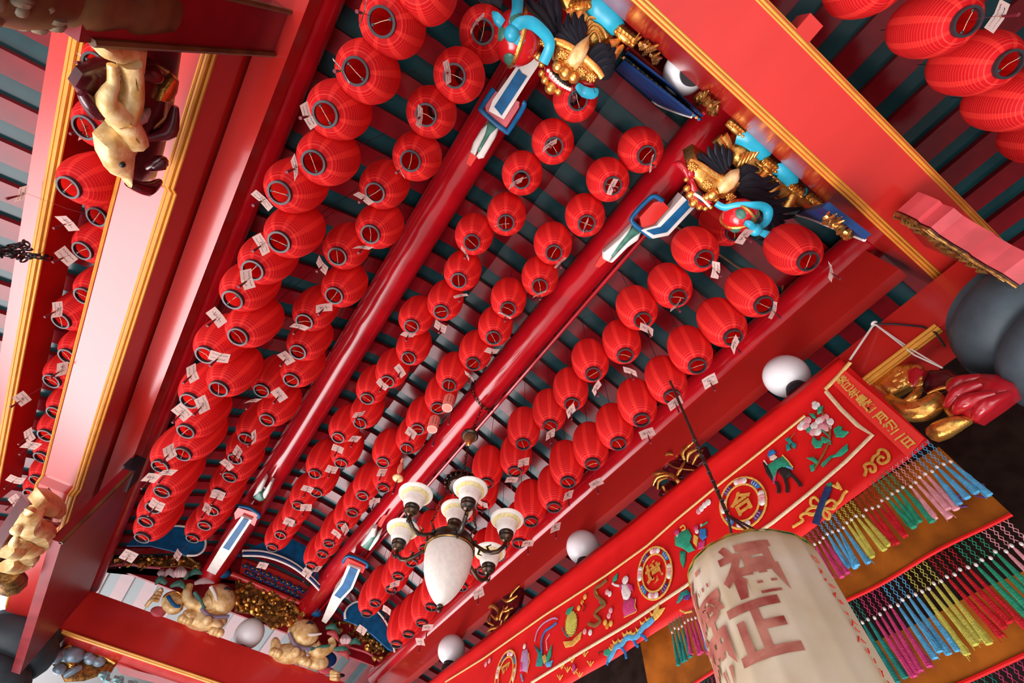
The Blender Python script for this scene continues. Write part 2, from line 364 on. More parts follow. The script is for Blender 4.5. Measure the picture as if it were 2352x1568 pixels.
TAGS = {
  '1a': [(-0.77, 0.258, 2.59, 1), (-0.757, 0.524, 2.59, 2), (-0.812, 0.802, 2.59, 3), (-0.773, 1.08, 2.59, 4), (-0.858, 1.347, 2.59, 5), (-0.772, 1.595, 2.59, 6), (-0.766, 1.856, 2.59, 7), (-0.84, 2.225, 2.59, 8), (-0.737, 2.508, 2.59, 9), (-0.842, 2.752, 2.59, 10), (-0.708, 2.982, 2.59, 11), (-0.809, 3.139, 2.59, 12), (-0.777, 3.59, 2.59, 13), (-0.74, 3.822, 2.59, 14), (-0.83, 3.961, 2.59, 15), (-0.71, 4.252, 2.59, 16), (-0.748, 5.109, 2.59, 19)],
  '1b': [(-0.381, -0.006, 3.08, 0), (-0.396, 0.283, 3.08, 1), (-0.414, 0.575, 3.08, 2), (-0.372, 0.908, 3.08, 3), (-0.48, 1.201, 3.08, 4), (-0.339, 1.505, 3.08, 5), (-0.514, 1.792, 3.08, 6), (-0.373, 2.093, 3.08, 7), (-0.46, 2.349, 3.08, 8), (-0.437, 2.675, 3.08, 9), (-0.35, 3.053, 3.08, 10), (-0.51, 3.244, 3.08, 11), (-0.362, 3.631, 3.08, 12), (-0.42, 3.89, 3.08, 13), (-0.452, 4.099, 3.08, 14), (-0.397, 4.548, 3.08, 15), (-0.42, 4.807, 3.08, 16), (-0.461, 5.723, 3.08, 19)],
  '2a': [(0.296, -0.03, 3.54, 0), (0.351, 0.295, 3.54, 1), (0.305, 0.639, 3.54, 2), (0.394, 0.95, 3.54, 3), (0.294, 1.3, 3.54, 4), (0.451, 1.631, 3.54, 5), (0.464, 1.977, 3.54, 6), (0.276, 2.208, 3.54, 7), (0.4, 2.584, 3.54, 8), (0.337, 2.814, 3.54, 9), (0.309, 3.264, 3.54, 10), (0.41, 3.576, 3.54, 11), (0.332, 3.799, 3.54, 12), (0.399, 4.101, 3.54, 13), (0.305, 4.53, 3.54, 14), (0.408, 4.815, 3.54, 15), (0.344, 5.159, 3.54, 16), (0.378, 6.12, 3.54, 19)],
  '2b': [(0.997, -0.016, 3.51, 0), (0.879, 0.259, 3.51, 1), (0.904, 0.592, 3.51, 2), (0.927, 0.924, 3.51, 3), (0.956, 1.23, 3.51, 4), (0.84, 1.551, 3.51, 5), (0.941, 1.899, 3.51, 6), (0.929, 2.239, 3.51, 7), (0.827, 3.141, 3.51, 10), (0.834, 3.788, 3.51, 12), (0.964, 4.218, 3.51, 13), (0.905, 4.836, 3.51, 15), (0.857, 4.966, 3.51, 16), (0.935, 5.713, 3.51, 18), (0.867, 5.862, 3.51, 19)],
  '3a': [(1.745, -0.029, 3.21, 0), (1.77, 0.254, 3.21, 1), (1.737, 0.609, 3.21, 2), (1.71, 0.881, 3.21, 3), (1.866, 1.241, 3.21, 4), (1.75, 1.528, 3.21, 5), (1.729, 1.84, 3.21, 6), (1.747, 2.149, 3.21, 7), (1.752, 2.557, 3.21, 8), (1.792, 2.803, 3.21, 9), (1.75, 3.232, 3.21, 10), (1.669, 4.929, 3.21, 16), (1.832, 5.426, 3.21, 17), (1.781, 6.001, 3.21, 19)],
  '3b': [(2.194, -0.18, 2.91, 0), (2.12, 0.208, 2.91, 1), (2.119, 0.537, 2.91, 2), (2.208, 0.853, 2.91, 3), (2.149, 1.143, 2.91, 4), (2.184, 1.482, 2.91, 5), (2.218, 2.141, 2.91, 7), (2.119, 2.4, 2.91, 8), (2.283, 2.794, 2.91, 9), (2.213, 3.123, 2.91, 10), (2.271, 4.062, 2.91, 13), (2.166, 4.929, 2.91, 16), (2.246, 5.228, 2.91, 17)],
  'L': [(-2.065, 1.386, 3.0, 0), (-2.029, 1.796, 3.0, 1), (-2.302, 2.446, 3.0, 3), (-2.019, 2.473, 3.0, 3), (-1.986, 2.732, 3.0, 4), (-1.967, 3.224, 3.0, 5), (-1.849, 3.785, 3.0, 7), (-2.075, 4.313, 3.0, 8), (-1.967, 4.717, 3.0, 10), (-1.944, 4.843, 3.0, 10), (-2.003, 5.406, 3.0, 12), (-1.965, 5.74, 3.0, 13)],
  'R': [(1.64, -1.413, 2.76, 1)],
}

LD, LH = .322, .50
def lantern_meshes():
    n = 64; prof = []
    for i in range(n + 1):
        t = i / n; z = -LH / 2 + .024 + (LH - .048) * t
        s = abs(2 * t - 1)
        rad = .062 + (LD / 2 - .062) * (max(0, 1 - s ** 2.3)) ** .55
        rad *= 1 + .004 * math.sin(z * 2 * PI / .0155)
        prof.append((rad, z))
    shade = MB().lathe(prof, 40, cap0=False, cap1=False).mesh('shade', CLOTH, angle=80)
    q = MB()
    q.lathe([(.0620, -LH / 2 + .030), (.0680, -LH / 2 + .030), (.0680, -LH / 2), (.056, -LH / 2), (.056, -LH / 2 + .004), (.060, -LH / 2 + .008), (.060, -LH / 2 + .030), (.0620, -LH / 2 + .030)], 32, cap0=False, cap1=False)
    for a in (0, PI): q.ell((.046 * math.cos(a), .046 * math.sin(a), -LH / 2 + .006), (.009, .009, .004), n=10, m=6)
    ring = q.mesh('bottom_ring', RINGM)
    top = MB().lathe([(.0635, LH / 2 - .026), (.0635, LH / 2), (.040, LH / 2), (.040, LH / 2 - .026), (.0635, LH / 2 - .026)], 24, cap0=False, cap1=False).mesh('top_ring', RINGM)
    wire = MB().tube([(-.046, 0, -LH / 2 + .004), (0, .003, -LH / 2 + .012), (.046, 0, -LH / 2 + .004)], .0016, 5).mesh('cross_wire', WIRE)
    return shade, ring, top, wire
L_SHADE, L_RING, L_TOP, L_WIRE = lantern_meshes()
ROWN = {'3b': 'row nearest the banner', '3a': 'second row from the banner', '2b': 'third row from the banner', '2a': 'fourth row from the banner',
        '1b': 'fifth row from the banner', '1a': 'sixth row from the banner', 'L': 'row behind the pink beam', 'R': 'dark row beyond the lion beam'}
def roofz(x):
    for (xa, za), (xb, zb) in zip(PROF, PROF[1:]):
        if xa <= x <= xb: return za + (zb - za) * (x - xa) / (xb - xa)
    return 3.6
def lantern(x, y, z, label, group, scale=1.0):
    t = thing('red_lantern', (x, y, z), label, 'lantern', group)
    t.rotation_euler = (random.uniform(-.03, .03), random.uniform(-.03, .03), random.uniform(0, 6.28)); t.scale = (scale,) * 3
    inst(L_SHADE, 'shade', t); inst(L_WIRE, 'cross_wire', inst(L_RING, 'bottom_ring', t)); inst(L_TOP, 'top_ring', t)
    top = (3.56 if y < -.95 else roofz(x)) - z + .02
    if top > LH / 2 + .02:
        c = MB().tube([(0, 0, LH / 2 - .02), (0, 0, top / scale)], .0025, 5).mesh('hanging_wire', RINGM); inst(c, 'hanging_wire', t, rot=(-t.rotation_euler.x, -t.rotation_euler.y, 0))
    return t
for k, lst in LANTERNS.items():
    ys = lst
    for i, (x, y, z) in enumerate(lst):
        if k == 'R': lab = '%s dark red lantern counted from the photo top edge, %s' % (ORD[i], ROWN[k])
        elif k == 'L': lab = 'red lantern, %s from the carved post in the %s' % (ORD[i], ROWN[k])
        else: lab = 'red ribbed lantern, %s from the lion beam in the %s' % (ORD[i], ROWN[k])
        kk = {('3a', 0): 1.09, ('1b', 0): 1.09}.get((k, i), 1.0)      # two hang a little higher, behind the lions' balls
        lantern(x * kk, y * kk, z * kk + .05, lab, 'red lanterns in the ' + ROWN[k], 1.06 if kk > 1 else 1.0)

# paper name tags with silk tassels hanging under the lanterns
def tag_mesh(kind):
    w, h = .058, .042
    q = MB(); q.use(0)
    if kind == 2:      # folded card seen from the side: two leaves
        q.add([(-w, 0, -h), (0, .012, -h), (0, .012, h), (-w, 0, h), (w, .004, -h), (w, .004, h)], [(0, 1, 2, 3), (1, 4, 5, 2)])
    else:
        q.add([(-w, .006, -h), (0, 0, -h), (w, .006, -h), (-w, .006, h), (0, 0, h), (w, .006, h)], [(0, 1, 4, 3), (1, 2, 5, 4)])
    q.use(1)
    def stroke(p):      # pen strokes on both faces
        for sgn in (-1, 1): q.tube([(a, sgn * .0012 + (.012 - abs(a) / w * .010 if kind == 2 else abs(a) / w * .006), c) for a, c in p], .0011, 4, cap=False)
    rr = random.Random(kind)
    for yy in ((.018, -.020) if kind != 1 else (.0,)):
        x = -.046
        while x < .040:
            l = rr.uniform(.003, .007); stroke([(x, yy + rr.uniform(-.004, .004)), (x + l, yy + rr.uniform(-.005, .005))]); x += l + .0025
    if kind == 0: stroke([(-.014, -.010), (-.010, .012), (-.004, -.004), (.002, .012), (.006, -.008), (.012, .002), (.018, -.004)])
    if kind == 1: stroke([(-.030, .020), (-.022, -.014), (-.012, .016)]); stroke([(.012, .018), (.020, -.018)])
    return q.mesh('card', [PAPER, INK], smooth=False)
CARDS = [tag_mesh(k) for k in range(3)]
TSL = MB().tube([(0, 0, 0), (0, 0, -.018), (.001, 0, -.085)], [.004, .0055, .0085], 8).mesh('tassel', TASSEL)
TBEAD = MB().ell((0, 0, .004), (.0055, .0055, .0055), n=10, m=6).mesh('bead', GOLD)
def paper_tag(x, y, z, px, py, pz, label, group):
    t = thing('paper_tag', (x, y, z), label, 'tag', group)
    a = math.atan2(-y, -x) + random.uniform(-.95, .95)
    c = inst(random.choice(CARDS), 'card', t, rot=(random.uniform(-.35, .35), random.uniform(-.35, .35), a + PI / 2))
    inst(TBEAD, 'bead', inst(TSL, 'tassel', t, (.004, .0, -.03)))
    d = V((px - x, py - y, pz - z))
    MB().tube([(0, 0, -.03), (0, 0, .03), d * .6 + V((0, 0, -.01)), d], .0012, 4).build('string', TASSEL, t).location = (0, 0, 0)
    return t
seen = {}
for k, lst in TAGS.items():
    for x, y, z, i in lst:
        lx, ly, lz = LANTERNS[k][i]
        n = seen[(k, i)] = seen.get((k, i), 0) + 1
        base = {'R': 'the %s lantern in the %s', 'L': 'the %s lantern from the carved post, %s'}.get(k, '%s lantern from the lion beam, %s') % (ORD[i], ROWN[k])
        paper_tag(x, y, z, lx, ly, lz + .05 - LH / 2 + .01, ('paper tag under ' if n == 1 else 'second paper tag under ' if n == 2 else 'third paper tag under ') + base.replace(' counted from the photo top edge, dark', ' in the dark'), 'paper tags under the lanterns')
# ------------------------------------------------------------------ opal globe lamps standing on the tie beams
def globe(x, y, ztop, rad, label):
    t = thing('globe_lamp', (x, y, ztop), label, 'lamp', 'white globe lamps on the tie beams')
    MB().lathe([(.085, 0), (.085, .03), (.07, .045), (.07, .075)], 24, (x, y, ztop)).build('collar', BLACK, t)
    MB().ell((x, y, ztop + .06 + rad * .97), (rad, rad, rad), n=40, m=24).build('glass_globe', GLOBE, t)
globe(.226 * 3.86, -.60, 3.65, .150, 'white globe lamp half hidden behind the lion beam between the two lions')
globe(.214 * 3.776, 8.17, 3.5, .2, 'white globe lamp between the two golden elephants')
globe(.918 * 3.08, .176 * 3.08, 2.925, .166, 'white globe lamp nearest the dated end of the banner')
globe(.932 * 3.08, 1.002 * 3.08, 2.925, .166, 'middle one of three white globe lamps peeping over the banner')
globe(.915 * 3.08, 1.808 * 3.08, 2.925, .166, 'white globe lamp over the banner beside the far elephant beam')
globe(-1.625, 1.62, 3.40, .185, 'white globe lamp half hidden by the pink beam near the square post')
globe(-1.56, 5.66, 3.40, .185, 'white globe lamp half hidden by the pink beam near the far end panel')

# ------------------------------------------------------------------ chandelier
CX, CY = 1.40, 3.04
ch = thing('chandelier', (CX, CY, 3.75), 'bronze chandelier with cream glass bells and a big egg shade hanging on chains', 'chandelier')
MB().lathe([(.02, 3.80), (.085, 3.79), (.09, 3.765), (.075, 3.75)], 28, (CX, CY, 0)).use(1).lathe([(.062, 3.752), (.058, 3.73), (.045, 3.70), (.034, 3.685), (.02, 3.682)], 28, (CX, CY, 0)).use(2).lathe([(.031, 3.684), (.031, 3.665), (.018, 3.64), (.010, 3.632)], 20, (CX, CY, 0)).build('ceiling_cap', [IRON, BROWN, GOLD], ch)
def chain(p0, p1, link, name, parent, sag=0.0, m=IRON, r=.0042):
    a, b = V(p0), V(p1); n = max(2, int((b - a).length / (link * .72))); q = MB()
    for i in range(n):
        t = (i + .5) / n; c = a.lerp(b, t) - V((0, 0, sag * 4 * t * (1 - t))); d = (b - a).normalized()
        Mx = d.to_track_quat('X', 'Y').to_matrix() @ Matrix.Rotation((i % 2) * PI / 2 + .3, 3, 'X')
        q.torus(c, link * .5, r, 12, 5, Mx, sy=.55)
    return q.build(name, m, parent)
chain((CX, CY, 3.64), (CX, CY, 3.20), .05, 'chain', ch, r=.0055)
q = MB()      # chain slung round the purlin above
for i in range(30):
    a = 2 * PI * i / 30; c = V((CX + .178 * math.cos(a), CY - .16 + .05 * math.cos(a), 4.30 + .178 * math.sin(a)))
    Mx = V((-math.sin(a), 0, math.cos(a))).to_track_quat('X', 'Y').to_matrix() @ Matrix.Rotation((i % 2) * PI / 2, 3, 'X')
    q.torus(c, .024, .006, 10, 5, Mx, sy=.55)
q.build('sling_chain', IRON, ch)
chain((CX + .02, CY - .16, 4.12), (CX, CY, 3.80), .05, 'chain', ch, r=.0055)
q = MB().lathe([(.02, 3.22), (.05, 3.20), (.10, 3.155), (.125, 3.11), (.11, 3.07), (.05, 3.06)], 30, (CX, CY, 0))
for k in range(18):
    a = 2 * PI * k / 18; q.tube([(CX + .04 * math.cos(a), CY + .04 * math.sin(a), 3.205), (CX + .105 * math.cos(a), CY + .105 * math.sin(a), 3.165), (CX + .148 * math.cos(a), CY + .148 * math.sin(a), 3.12), (CX + .150 * math.cos(a), CY + .150 * math.sin(a), 3.085)], [.010, .016, .017, .008], 6)
q.build('leaf_crown', IRON, ch)
for k in range(3):
    a = PI * (.35 + k * 2 / 3)
    chain((CX + .11 * math.cos(a), CY + .11 * math.sin(a), 3.08), (CX + .20 * math.cos(a), CY + .20 * math.sin(a), 2.60), .042, 'chain', ch)
    MB().tube([(CX + .165 * math.cos(a), CY + .165 * math.sin(a), 2.47), (CX + .175 * math.cos(a), CY + .175 * math.sin(a), 2.53), (CX + .215 * math.cos(a), CY + .215 * math.sin(a), 2.57), (CX + .20 * math.cos(a), CY + .20 * math.sin(a), 2.61)], [.011, .008, .007, .006], 7).build('hook', IRON, ch)
prof = [(.05, 2.56), (.11, 2.545), (.15, 2.515)]
for k in range(7): prof += [(.166 + .005 * k, 2.510 - .014 * k), (.176 + .004 * k, 2.506 - .014 * k)]
prof += [(.196, 2.405), (.188, 2.398), (.17, 2.40)]
MB().lathe(prof, 44, (CX, CY, 0)).use(1).lathe([(.198, 2.410), (.201, 2.404), (.198, 2.398), (.193, 2.404)], 44, (CX, CY, 0), cap0=False, cap1=False).build('ring_body', [IRON, GOLD], ch)
prof = [(.186, 2.41)]
for i in range(1, 20):
    t = i / 20; prof.append((.186 * (math.cos(t * PI / 2) ** .62) * (1 + .05 * math.sin(t * PI)), 2.41 - .445 * t))
prof.append((.012, 1.965))
MB().lathe(prof, 48, (CX, CY, 0)).build('egg_shade', OPAL, ch)
MB().lathe([(.008, 1.985), (.022, 1.968), (.024, 1.955), (.014, 1.948), (.018, 1.938), (.016, 1.926), (.006, 1.918)], 18, (CX, CY, 0)).build('finial', IRON, ch)
def bell(x, y, z, ar):
    prof = [(.052, z), (.066, z + .012), (.078, z + .04), (.085, z + .075), (.094, z + .098), (.118, z + .118), (.136, z + .130), (.139, z + .138), (.130, z + .138), (.110, z + .126), (.086, z + .100), (.076, z + .06), (.06, z + .02)]
    q = MB().lathe(prof, 36, (x, y, 0), cap0=False, cap1=False)
    q.use(1).lathe([(.0905, z + .090), (.0955, z + .099), (.113, z + .1135), (.1145, z + .1115), (.0965, z + .0965), (.0915, z + .088)], 36, (x, y, 0), cap0=False, cap1=False)
    q.build('bell_shade', [OPAL, OPALY], ar)
    MB().lathe([(.012, z - .075), (.030, z - .066), (.036, z - .05), (.052, z - .040), (.056, z - .026), (.048, z - .020), (.058, z - .010), (.060, z + .006), (.04, z + .008)], 28, (x, y, 0)).build('lamp_cup', IRON, ar)
for k in range(6):
    a = math.radians(15 + 60 * k); c, s = math.cos(a), math.sin(a)
    P = [(.19, 2.455), (.23, 2.425), (.28, 2.385), (.335, 2.362), (.39, 2.368), (.432, 2.405), (.448, 2.44), (.45, 2.452)]
    q = MB().tube([(CX + r_ * c, CY + r_ * s, z_) for r_, z_ in P], [.010, .013, .015, .017, .017, .016, .014, .012], 10)
    for (r0, z0, r1, z1, r2, z2) in ((.33, 2.36, .30, 2.42, .335, 2.435), (.43, 2.40, .475, 2.415, .48, 2.45), (.25, 2.41, .235, 2.36, .265, 2.345)):
        q.tube([(CX + r0 * c, CY + r0 * s, z0), (CX + r1 * c, CY + r1 * s, z1), (CX + r2 * c, CY + r2 * s, z2)], [.010, .008, .004], 7)
    for rr_, zz_ in ((.20, 2.47), (.452, 2.40)): q.ell((CX + rr_ * c, CY + rr_ * s, zz_), (.016, .016, .016), n=10, m=6)
    bell(CX + .45 * c, CY + .45 * s, 2.525, q.build('arm', IRON, ch))
bell(CX, CY, 2.675, MB().lathe([(.05, 2.55), (.045, 2.60), (.035, 2.64)], 20, (CX, CY, 0)).build('stem', BROWN, ch))

# ------------------------------------------------------------------ big painted paper lantern
KL = .90
BX, BY, BR = 2.37 * KL, 1.23 * KL, .35 * KL
def lampaper():
    m = bpy.data.materials.new('lantern_paper'); m.use_nodes = True; nt = m.node_tree; N = nt.nodes; L = nt.links; b = N['Principled BSDF']
    tc = N.new('ShaderNodeTexCoord'); n = N.new('ShaderNodeTexNoise'); n.inputs['Scale'].default_value = 5; n.inputs['Detail'].default_value = 5
    L.new(tc.outputs['Object'], n.inputs['Vector']); r = N.new('ShaderNodeValToRGB'); e = r.color_ramp.elements
    e[0].position = .35; e[0].color = (.66, .56, .38, 1); e[1].position = .66; e[1].color = (.80, .74, .60, 1)
    L.new(n.outputs['Fac'], r.inputs['Fac']); L.new(r.outputs['Color'], b.inputs['Base Color'])
    b.inputs['Roughness'].default_value = .42; b.inputs['Coat Weight'].default_value = .25; b.inputs['Coat Roughness'].default_value = .3
    tr = N.new('ShaderNodeBsdfTranslucent'); tr.inputs['Color'].default_value = (.8, .7, .5, 1); ms = N.new('ShaderNodeMixShader'); ms.inputs[0].default_value = .25
    L.new(b.outputs[0], ms.inputs[1]); L.new(tr.outputs[0], ms.inputs[2]); L.new(ms.outputs[0], N['Material Output'].inputs['Surface'])
    return m
LPAP = lampaper()
BRK = mat('brick_red_brush', (.27, .035, .025), .6, noise=.0, nscale=7, col2=(.50, .20, .14))
VERM = mat('vermilion_brush', (.80, .03, .015), .6)
LIME = mat('lime_yellow_paint', (.62, .52, .05), .5); JADE = mat('jade_green_paint', (.03, .28, .13), .5)
t = thing('painted_lantern', (BX, BY, 1.7 * KL), 'large cream paper lantern with brushed red characters, hanging by a dark cord', 'lantern')
q = MB(); n = 144
prof = [(r_ * KL, z_ * KL) for r_, z_ in [(.24, 1.705), (.28, 1.70), (.315, 1.688), (.338, 1.662), (.348, 1.62), (.35, 1.57)] + [(.35, 1.57 - .06 * k) for k in range(1, 19)] + [(.33, .44), (.27, .42)]]
vsx = []
for rr_, zz_ in prof:
    for j in range(n):
        a = 2 * PI * j / n; ph = (a * 18 / (2 * PI)) % 1.0
        rad = rr_ - .007 * math.sin(PI * ph) ** 1.0 * min(1, rr_ / .29)    # paper sags between the ribs
        vsx.append((BX + rad * math.cos(a), BY + rad * math.sin(a), zz_))
fsx = []
for i in range(len(prof) - 1):
    for j in range(n): k = (j + 1) % n; fsx.append((i * n + j, i * n + k, (i + 1) * n + k, (i + 1) * n + j))
q.add(vsx, fsx); q.build('paper_body', LPAP, t)
q = MB(); pts = []
for j in range(96):
    a = 2 * PI * j / 96; pts.append((a, KL * 1.672 + .012 * abs(math.sin(a * 9))))
for lo, hi, k in ((0, .022, 0), (.022, .046, 1)):
    q.use(k)
    v4 = []
    for a, z_ in pts:
        for zz_ in (z_ - .012 + lo, z_ - .012 + hi if k == 0 else 1.7025 * KL):
            zq = zz_ / KL; rr_ = KL * (.351 - max(0, zq - 1.62) ** 2 * 5.5 if zq < 1.69 else .318 - (zq - 1.69) * 2.2)
            v4.append((BX + (rr_ + .0035) * math.cos(a), BY + (rr_ + .0035) * math.sin(a), zz_))
    m_ = len(pts); q.add(v4, [(2 * j, 2 * ((j + 1) % m_), 2 * ((j + 1) % m_) + 1, 2 * j + 1) for j in range(m_)])
q.build('painted_rim', [LIME, JADE], t)
def glyph(txt, size, bold=.0):
    """outline of a written character as flat vertices and faces (built-in font)"""
    c = bpy.data.curves.new('g', 'FONT'); c.body = txt; c.size = size; c.align_x = 'CENTER'; c.align_y = 'CENTER'; c.offset = bold; c.resolution_u = 3
    o = bpy.data.objects.new('g', c); COL.objects.link(o); bpy.context.view_layer.update()
    me = bpy.data.meshes.new_from_object(o.evaluated_get(bpy.context.evaluated_depsgraph_get()))
    bm = bmesh.new(); bm.from_mesh(me); bmesh.ops.triangulate(bm, faces=bm.faces)
    for _ in range(2):
        ed = [e for e in bm.edges if e.calc_length() > size * .16]
        if ed: bmesh.ops.subdivide_edges(bm, edges=ed, cuts=1); bmesh.ops.triangulate(bm, faces=bm.faces)
    xs = [v.co.x for v in bm.verts]; ys = [v.co.y for v in bm.verts]; mx, my = (max(xs) + min(xs)) / 2, (max(ys) + min(ys)) / 2
    bm.verts.index_update()
    vs_ = [(v.co.x - mx, v.co.y - my) for v in bm.verts]; fs_ = [[v.index for v in f.verts] for f in bm.faces]
    bm.free(); bpy.data.objects.remove(o); bpy.data.curves.remove(c); bpy.data.meshes.remove(me)
    return vs_, fs_
def on_lantern(q, txt, size, az, zc, wid=1.0, bold=.008):
    vs_, fs_ = glyph(txt, size, bold); out = []
    for x_, y_ in vs_:
        a = math.radians(az) + x_ * wid / BR; out.append((BX + (BR + .003) * math.cos(a), BY + (BR + .003) * math.sin(a), zc * KL + y_))
    q.add(out, fs_)
for ch_, az, zc in (('福', -154, 1.475), ('正', -163, 1.205), ('德', -206, 1.455), ('神', -210, 1.19)):
    q = MB(); on_lantern(q, ch_, .25 if ch_ != '正' else .245, az, zc); q.build('brushed_character', BRK, t)
q = MB(); rr_ = random.Random(5); z_ = 1.41
while z_ > .56:         # a line of small quick red brush strokes, unreadable
    for _ in range(rr_.choice((1, 2, 2, 3))):
        a = -96 + rr_.uniform(-2.2, 2.2); a2 = a + rr_.uniform(-4.5, 4.5); zz = z_ - rr_.uniform(0, .02)
        P = [(BX + (BR + .003) * math.cos(math.radians(a_)), BY + (BR + .003) * math.sin(math.radians(a_)), b_) for a_, b_ in ((a, zz), ((a + a2) / 2, zz - rr_.uniform(.004, .016)), (a2, zz - rr_.uniform(.0, .026)))]
        q.tube(P, [.0042, .0036, .002], 5, flat=.4, up=(0, 1, 0))
    z_ -= .036
q.build('brushed_line', VERM, t)
q = MB().tube([(BX - .02, BY - .02, 3.10), (BX - .01, BY - .01, 2.5), (BX, BY, 1.82)], .010, 8)
q.tube([(BX, BY, 1.84), (BX - .09, BY - .12, 1.61), (BX - .12, BY - .155, 1.525)], .007, 7); q.tube([(BX, BY, 1.84), (BX + .02, BY - .145, 1.62), (BX + .03, BY - .19, 1.525)], .007, 7); q.tube([(BX, BY, 1.84), (BX + .11, BY + .14, 1.525)], .007, 7)
for k in range(9): q.torus((BX - .03 + .003 * k, BY - .01, 2.42 - .07 * k), .011, .004, 8, 5)
q.build('cord', DARKW, t)
# ------------------------------------------------------------------ embroidered banner hanging before the tie beam
KB = .87          # the banner beam lies lower than the others
BNX = 3.12 * KB
SILK = mat('red_silk', (.72, .008, .008), .55, noise=.12, nscale=5, spec=.3)
SILKL = mat('light_red_silk', (.85, .045, .035), .5, spec=.3)
BRAID = mat('gold_braid', (.86, .55, .20), .5, noise=.2, nscale=60, bump=.5, bscale=300)
CREAM = mat('cream_braid', (.84, .66, .40), .55, noise=.2, nscale=60, bump=.5, bscale=300)
TH = {'red': (.62, .01, .02), 'magenta': (.62, .05, .20), 'pink': (.85, .38, .42), 'green': (.02, .36, .20), 'teal': (.01, .26, .22), 'blue': (.02, .20, .52),
      'sky': (.10, .45, .75), 'navy': (.012, .04, .14), 'white': (.85, .80, .76), 'yellow': (.85, .52, .10), 'orange': (.80, .24, .02), 'brown': (.26, .12, .03),
      'black': (.02, .015, .015), 'purple': (.12, .04, .22), 'gold': (.70, .36, .06), 'lilac': (.50, .30, .50), 'lime': (.62, .60, .10), 'skin': (.85, .60, .52)}
TM = {k: mat('silk_thread_' + k, c, .5, noise=.25, nscale=40, bump=.6, bscale=160, spec=.35) for k, c in TH.items()}
TK = list(TH)
def bwave(y, z):        # soft vertical folds, strongest at the hem
    return .010 * math.sin(y * 3.1 + .4) + .006 * math.sin(y * 7.7 + z * 3) * (2.95 - z)
ban = thing('embroidered_banner', (BNX, 3.0, 3.2 * KB), 'long red silk banner embroidered with figures and a date strip, fringed with coloured tassels', 'banner')
BT, BY0, BY1 = 3.275 * KB, .205 * KB, 7.3 * KB
q = MB(); ny, nz = 150, 16
for i in range(ny + 1):
    y = BY0 + (BY1 - BY0) * i / ny - 0
    for j in range(nz + 1):
        t = j / nz; z = BT + (KB * (2.30 - .10 * min(1, (y / KB - .2) / 1.2)) - BT) * t
        yy = y - (.12 * (1 - t) if i == 0 else 0) * 0
        bulge = .022 * math.exp(-((z - 3.20 * KB) / .05) ** 2)
        q.v.append((BNX + bwave(y, z) - bulge, yy, z))
for i in range(ny):
    for j in range(nz): a = i * (nz + 1) + j; q.f.append([a, a + nz + 1, a + nz + 2, a + 1]); q.mi.append(0)
o = q.build('cloth', SILK, ban); so = o.modifiers.new('thickness', 'SOLIDIFY'); so.thickness = .006; so.offset = 1
def bp(u, v, off=0):
    p = pt(u, v, x=BNX - .012); return V((BNX + bwave(p.y, p.z) - .010 - off - .022 * math.exp(-((p.z - 3.20 * KB) / .05) ** 2), p.y, p.z))
class Emb:
    """embroidery of one motif: padded patches and couched cords on the banner"""
    def __init__(s): s.q = MB()
    def patch(s, col, px, h=.006):
        s.q.use(TK.index(col)); s.q.dome([bp(u, v) for u, v in px], (-1, 0, 0), h, .004, ((1, 0), (.9, .7), (.5, 1))); return s
    def cord(s, col, px, w=.008):
        s.q.use(TK.index(col)); P_ = [bp(u, v, .002) for u, v in px]; s.q.tube(smooth(P_) if len(px) > 3 else P_, w, 6, flat=.5, up=(1, 0, 0)); return s
    def spot(s, col, u, v, r=.012, ry=None):
        c = bp(u, v); s.q.use(TK.index(col)); s.q.ell(c, (.006, r, ry or r), n=10, m=6); return s
    def done(s, name, label=None):
        o = s.q.build(name, [TM[k] for k in TK], ban)
        if label: o['label'] = label
        return o
def couch(px, w, m, name):
    q = MB(); P = [bp(u, v, .002) for u, v in px]; q.tube(P, w, 8, flat=.5, up=(1, 0, 0)); return q.build(name, m, ban)
couch([(1953, 832), (1925, 862), (1893, 893)], .016, BRAID, 'braid')
couch([(1847, 953), (1750, 1035), (1651, 1116), (1554, 1193), (1485, 1252), (1390, 1320), (1250, 1415), (1110, 1510), (1025, 1566)], .011, BRAID, 'braid')
couch([(1895, 897), (1930, 938), (1968, 975), (2001, 997), (1940, 1060), (1860, 1130), (1776, 1200), (1680, 1268), (1574, 1344), (1440, 1432), (1330, 1502), (1222, 1568)], .013, CREAM, 'braid')
q = MB(); q.prism([bp(*p) for p in ((1936, 846), (1909, 878), (1990, 960), (2080, 1046), (2119, 1003), (2020, 917))], (-.004, 0, 0)); q.build('date_strip', SILKL, ban, smooth=False)
q = MB()
for ch_, (u, v) in zip('癸巳年農曆二月初二日', [(1935.5, 874), (1949.5, 888), (1962.5, 903.5), (1980, 918), (1996, 932), (2010, 947), (2025, 960), (2044, 978), (2061, 997), (2085, 1015)]):
    c = bp(u, v, .016); vs_, fs_ = glyph(ch_, .070, .0022)
    q.add([(c.x, c.y - x_ * .95, c.z + y_) for x_, y_ in vs_], fs_)
q.build('date_characters', TM['yellow'], ban)
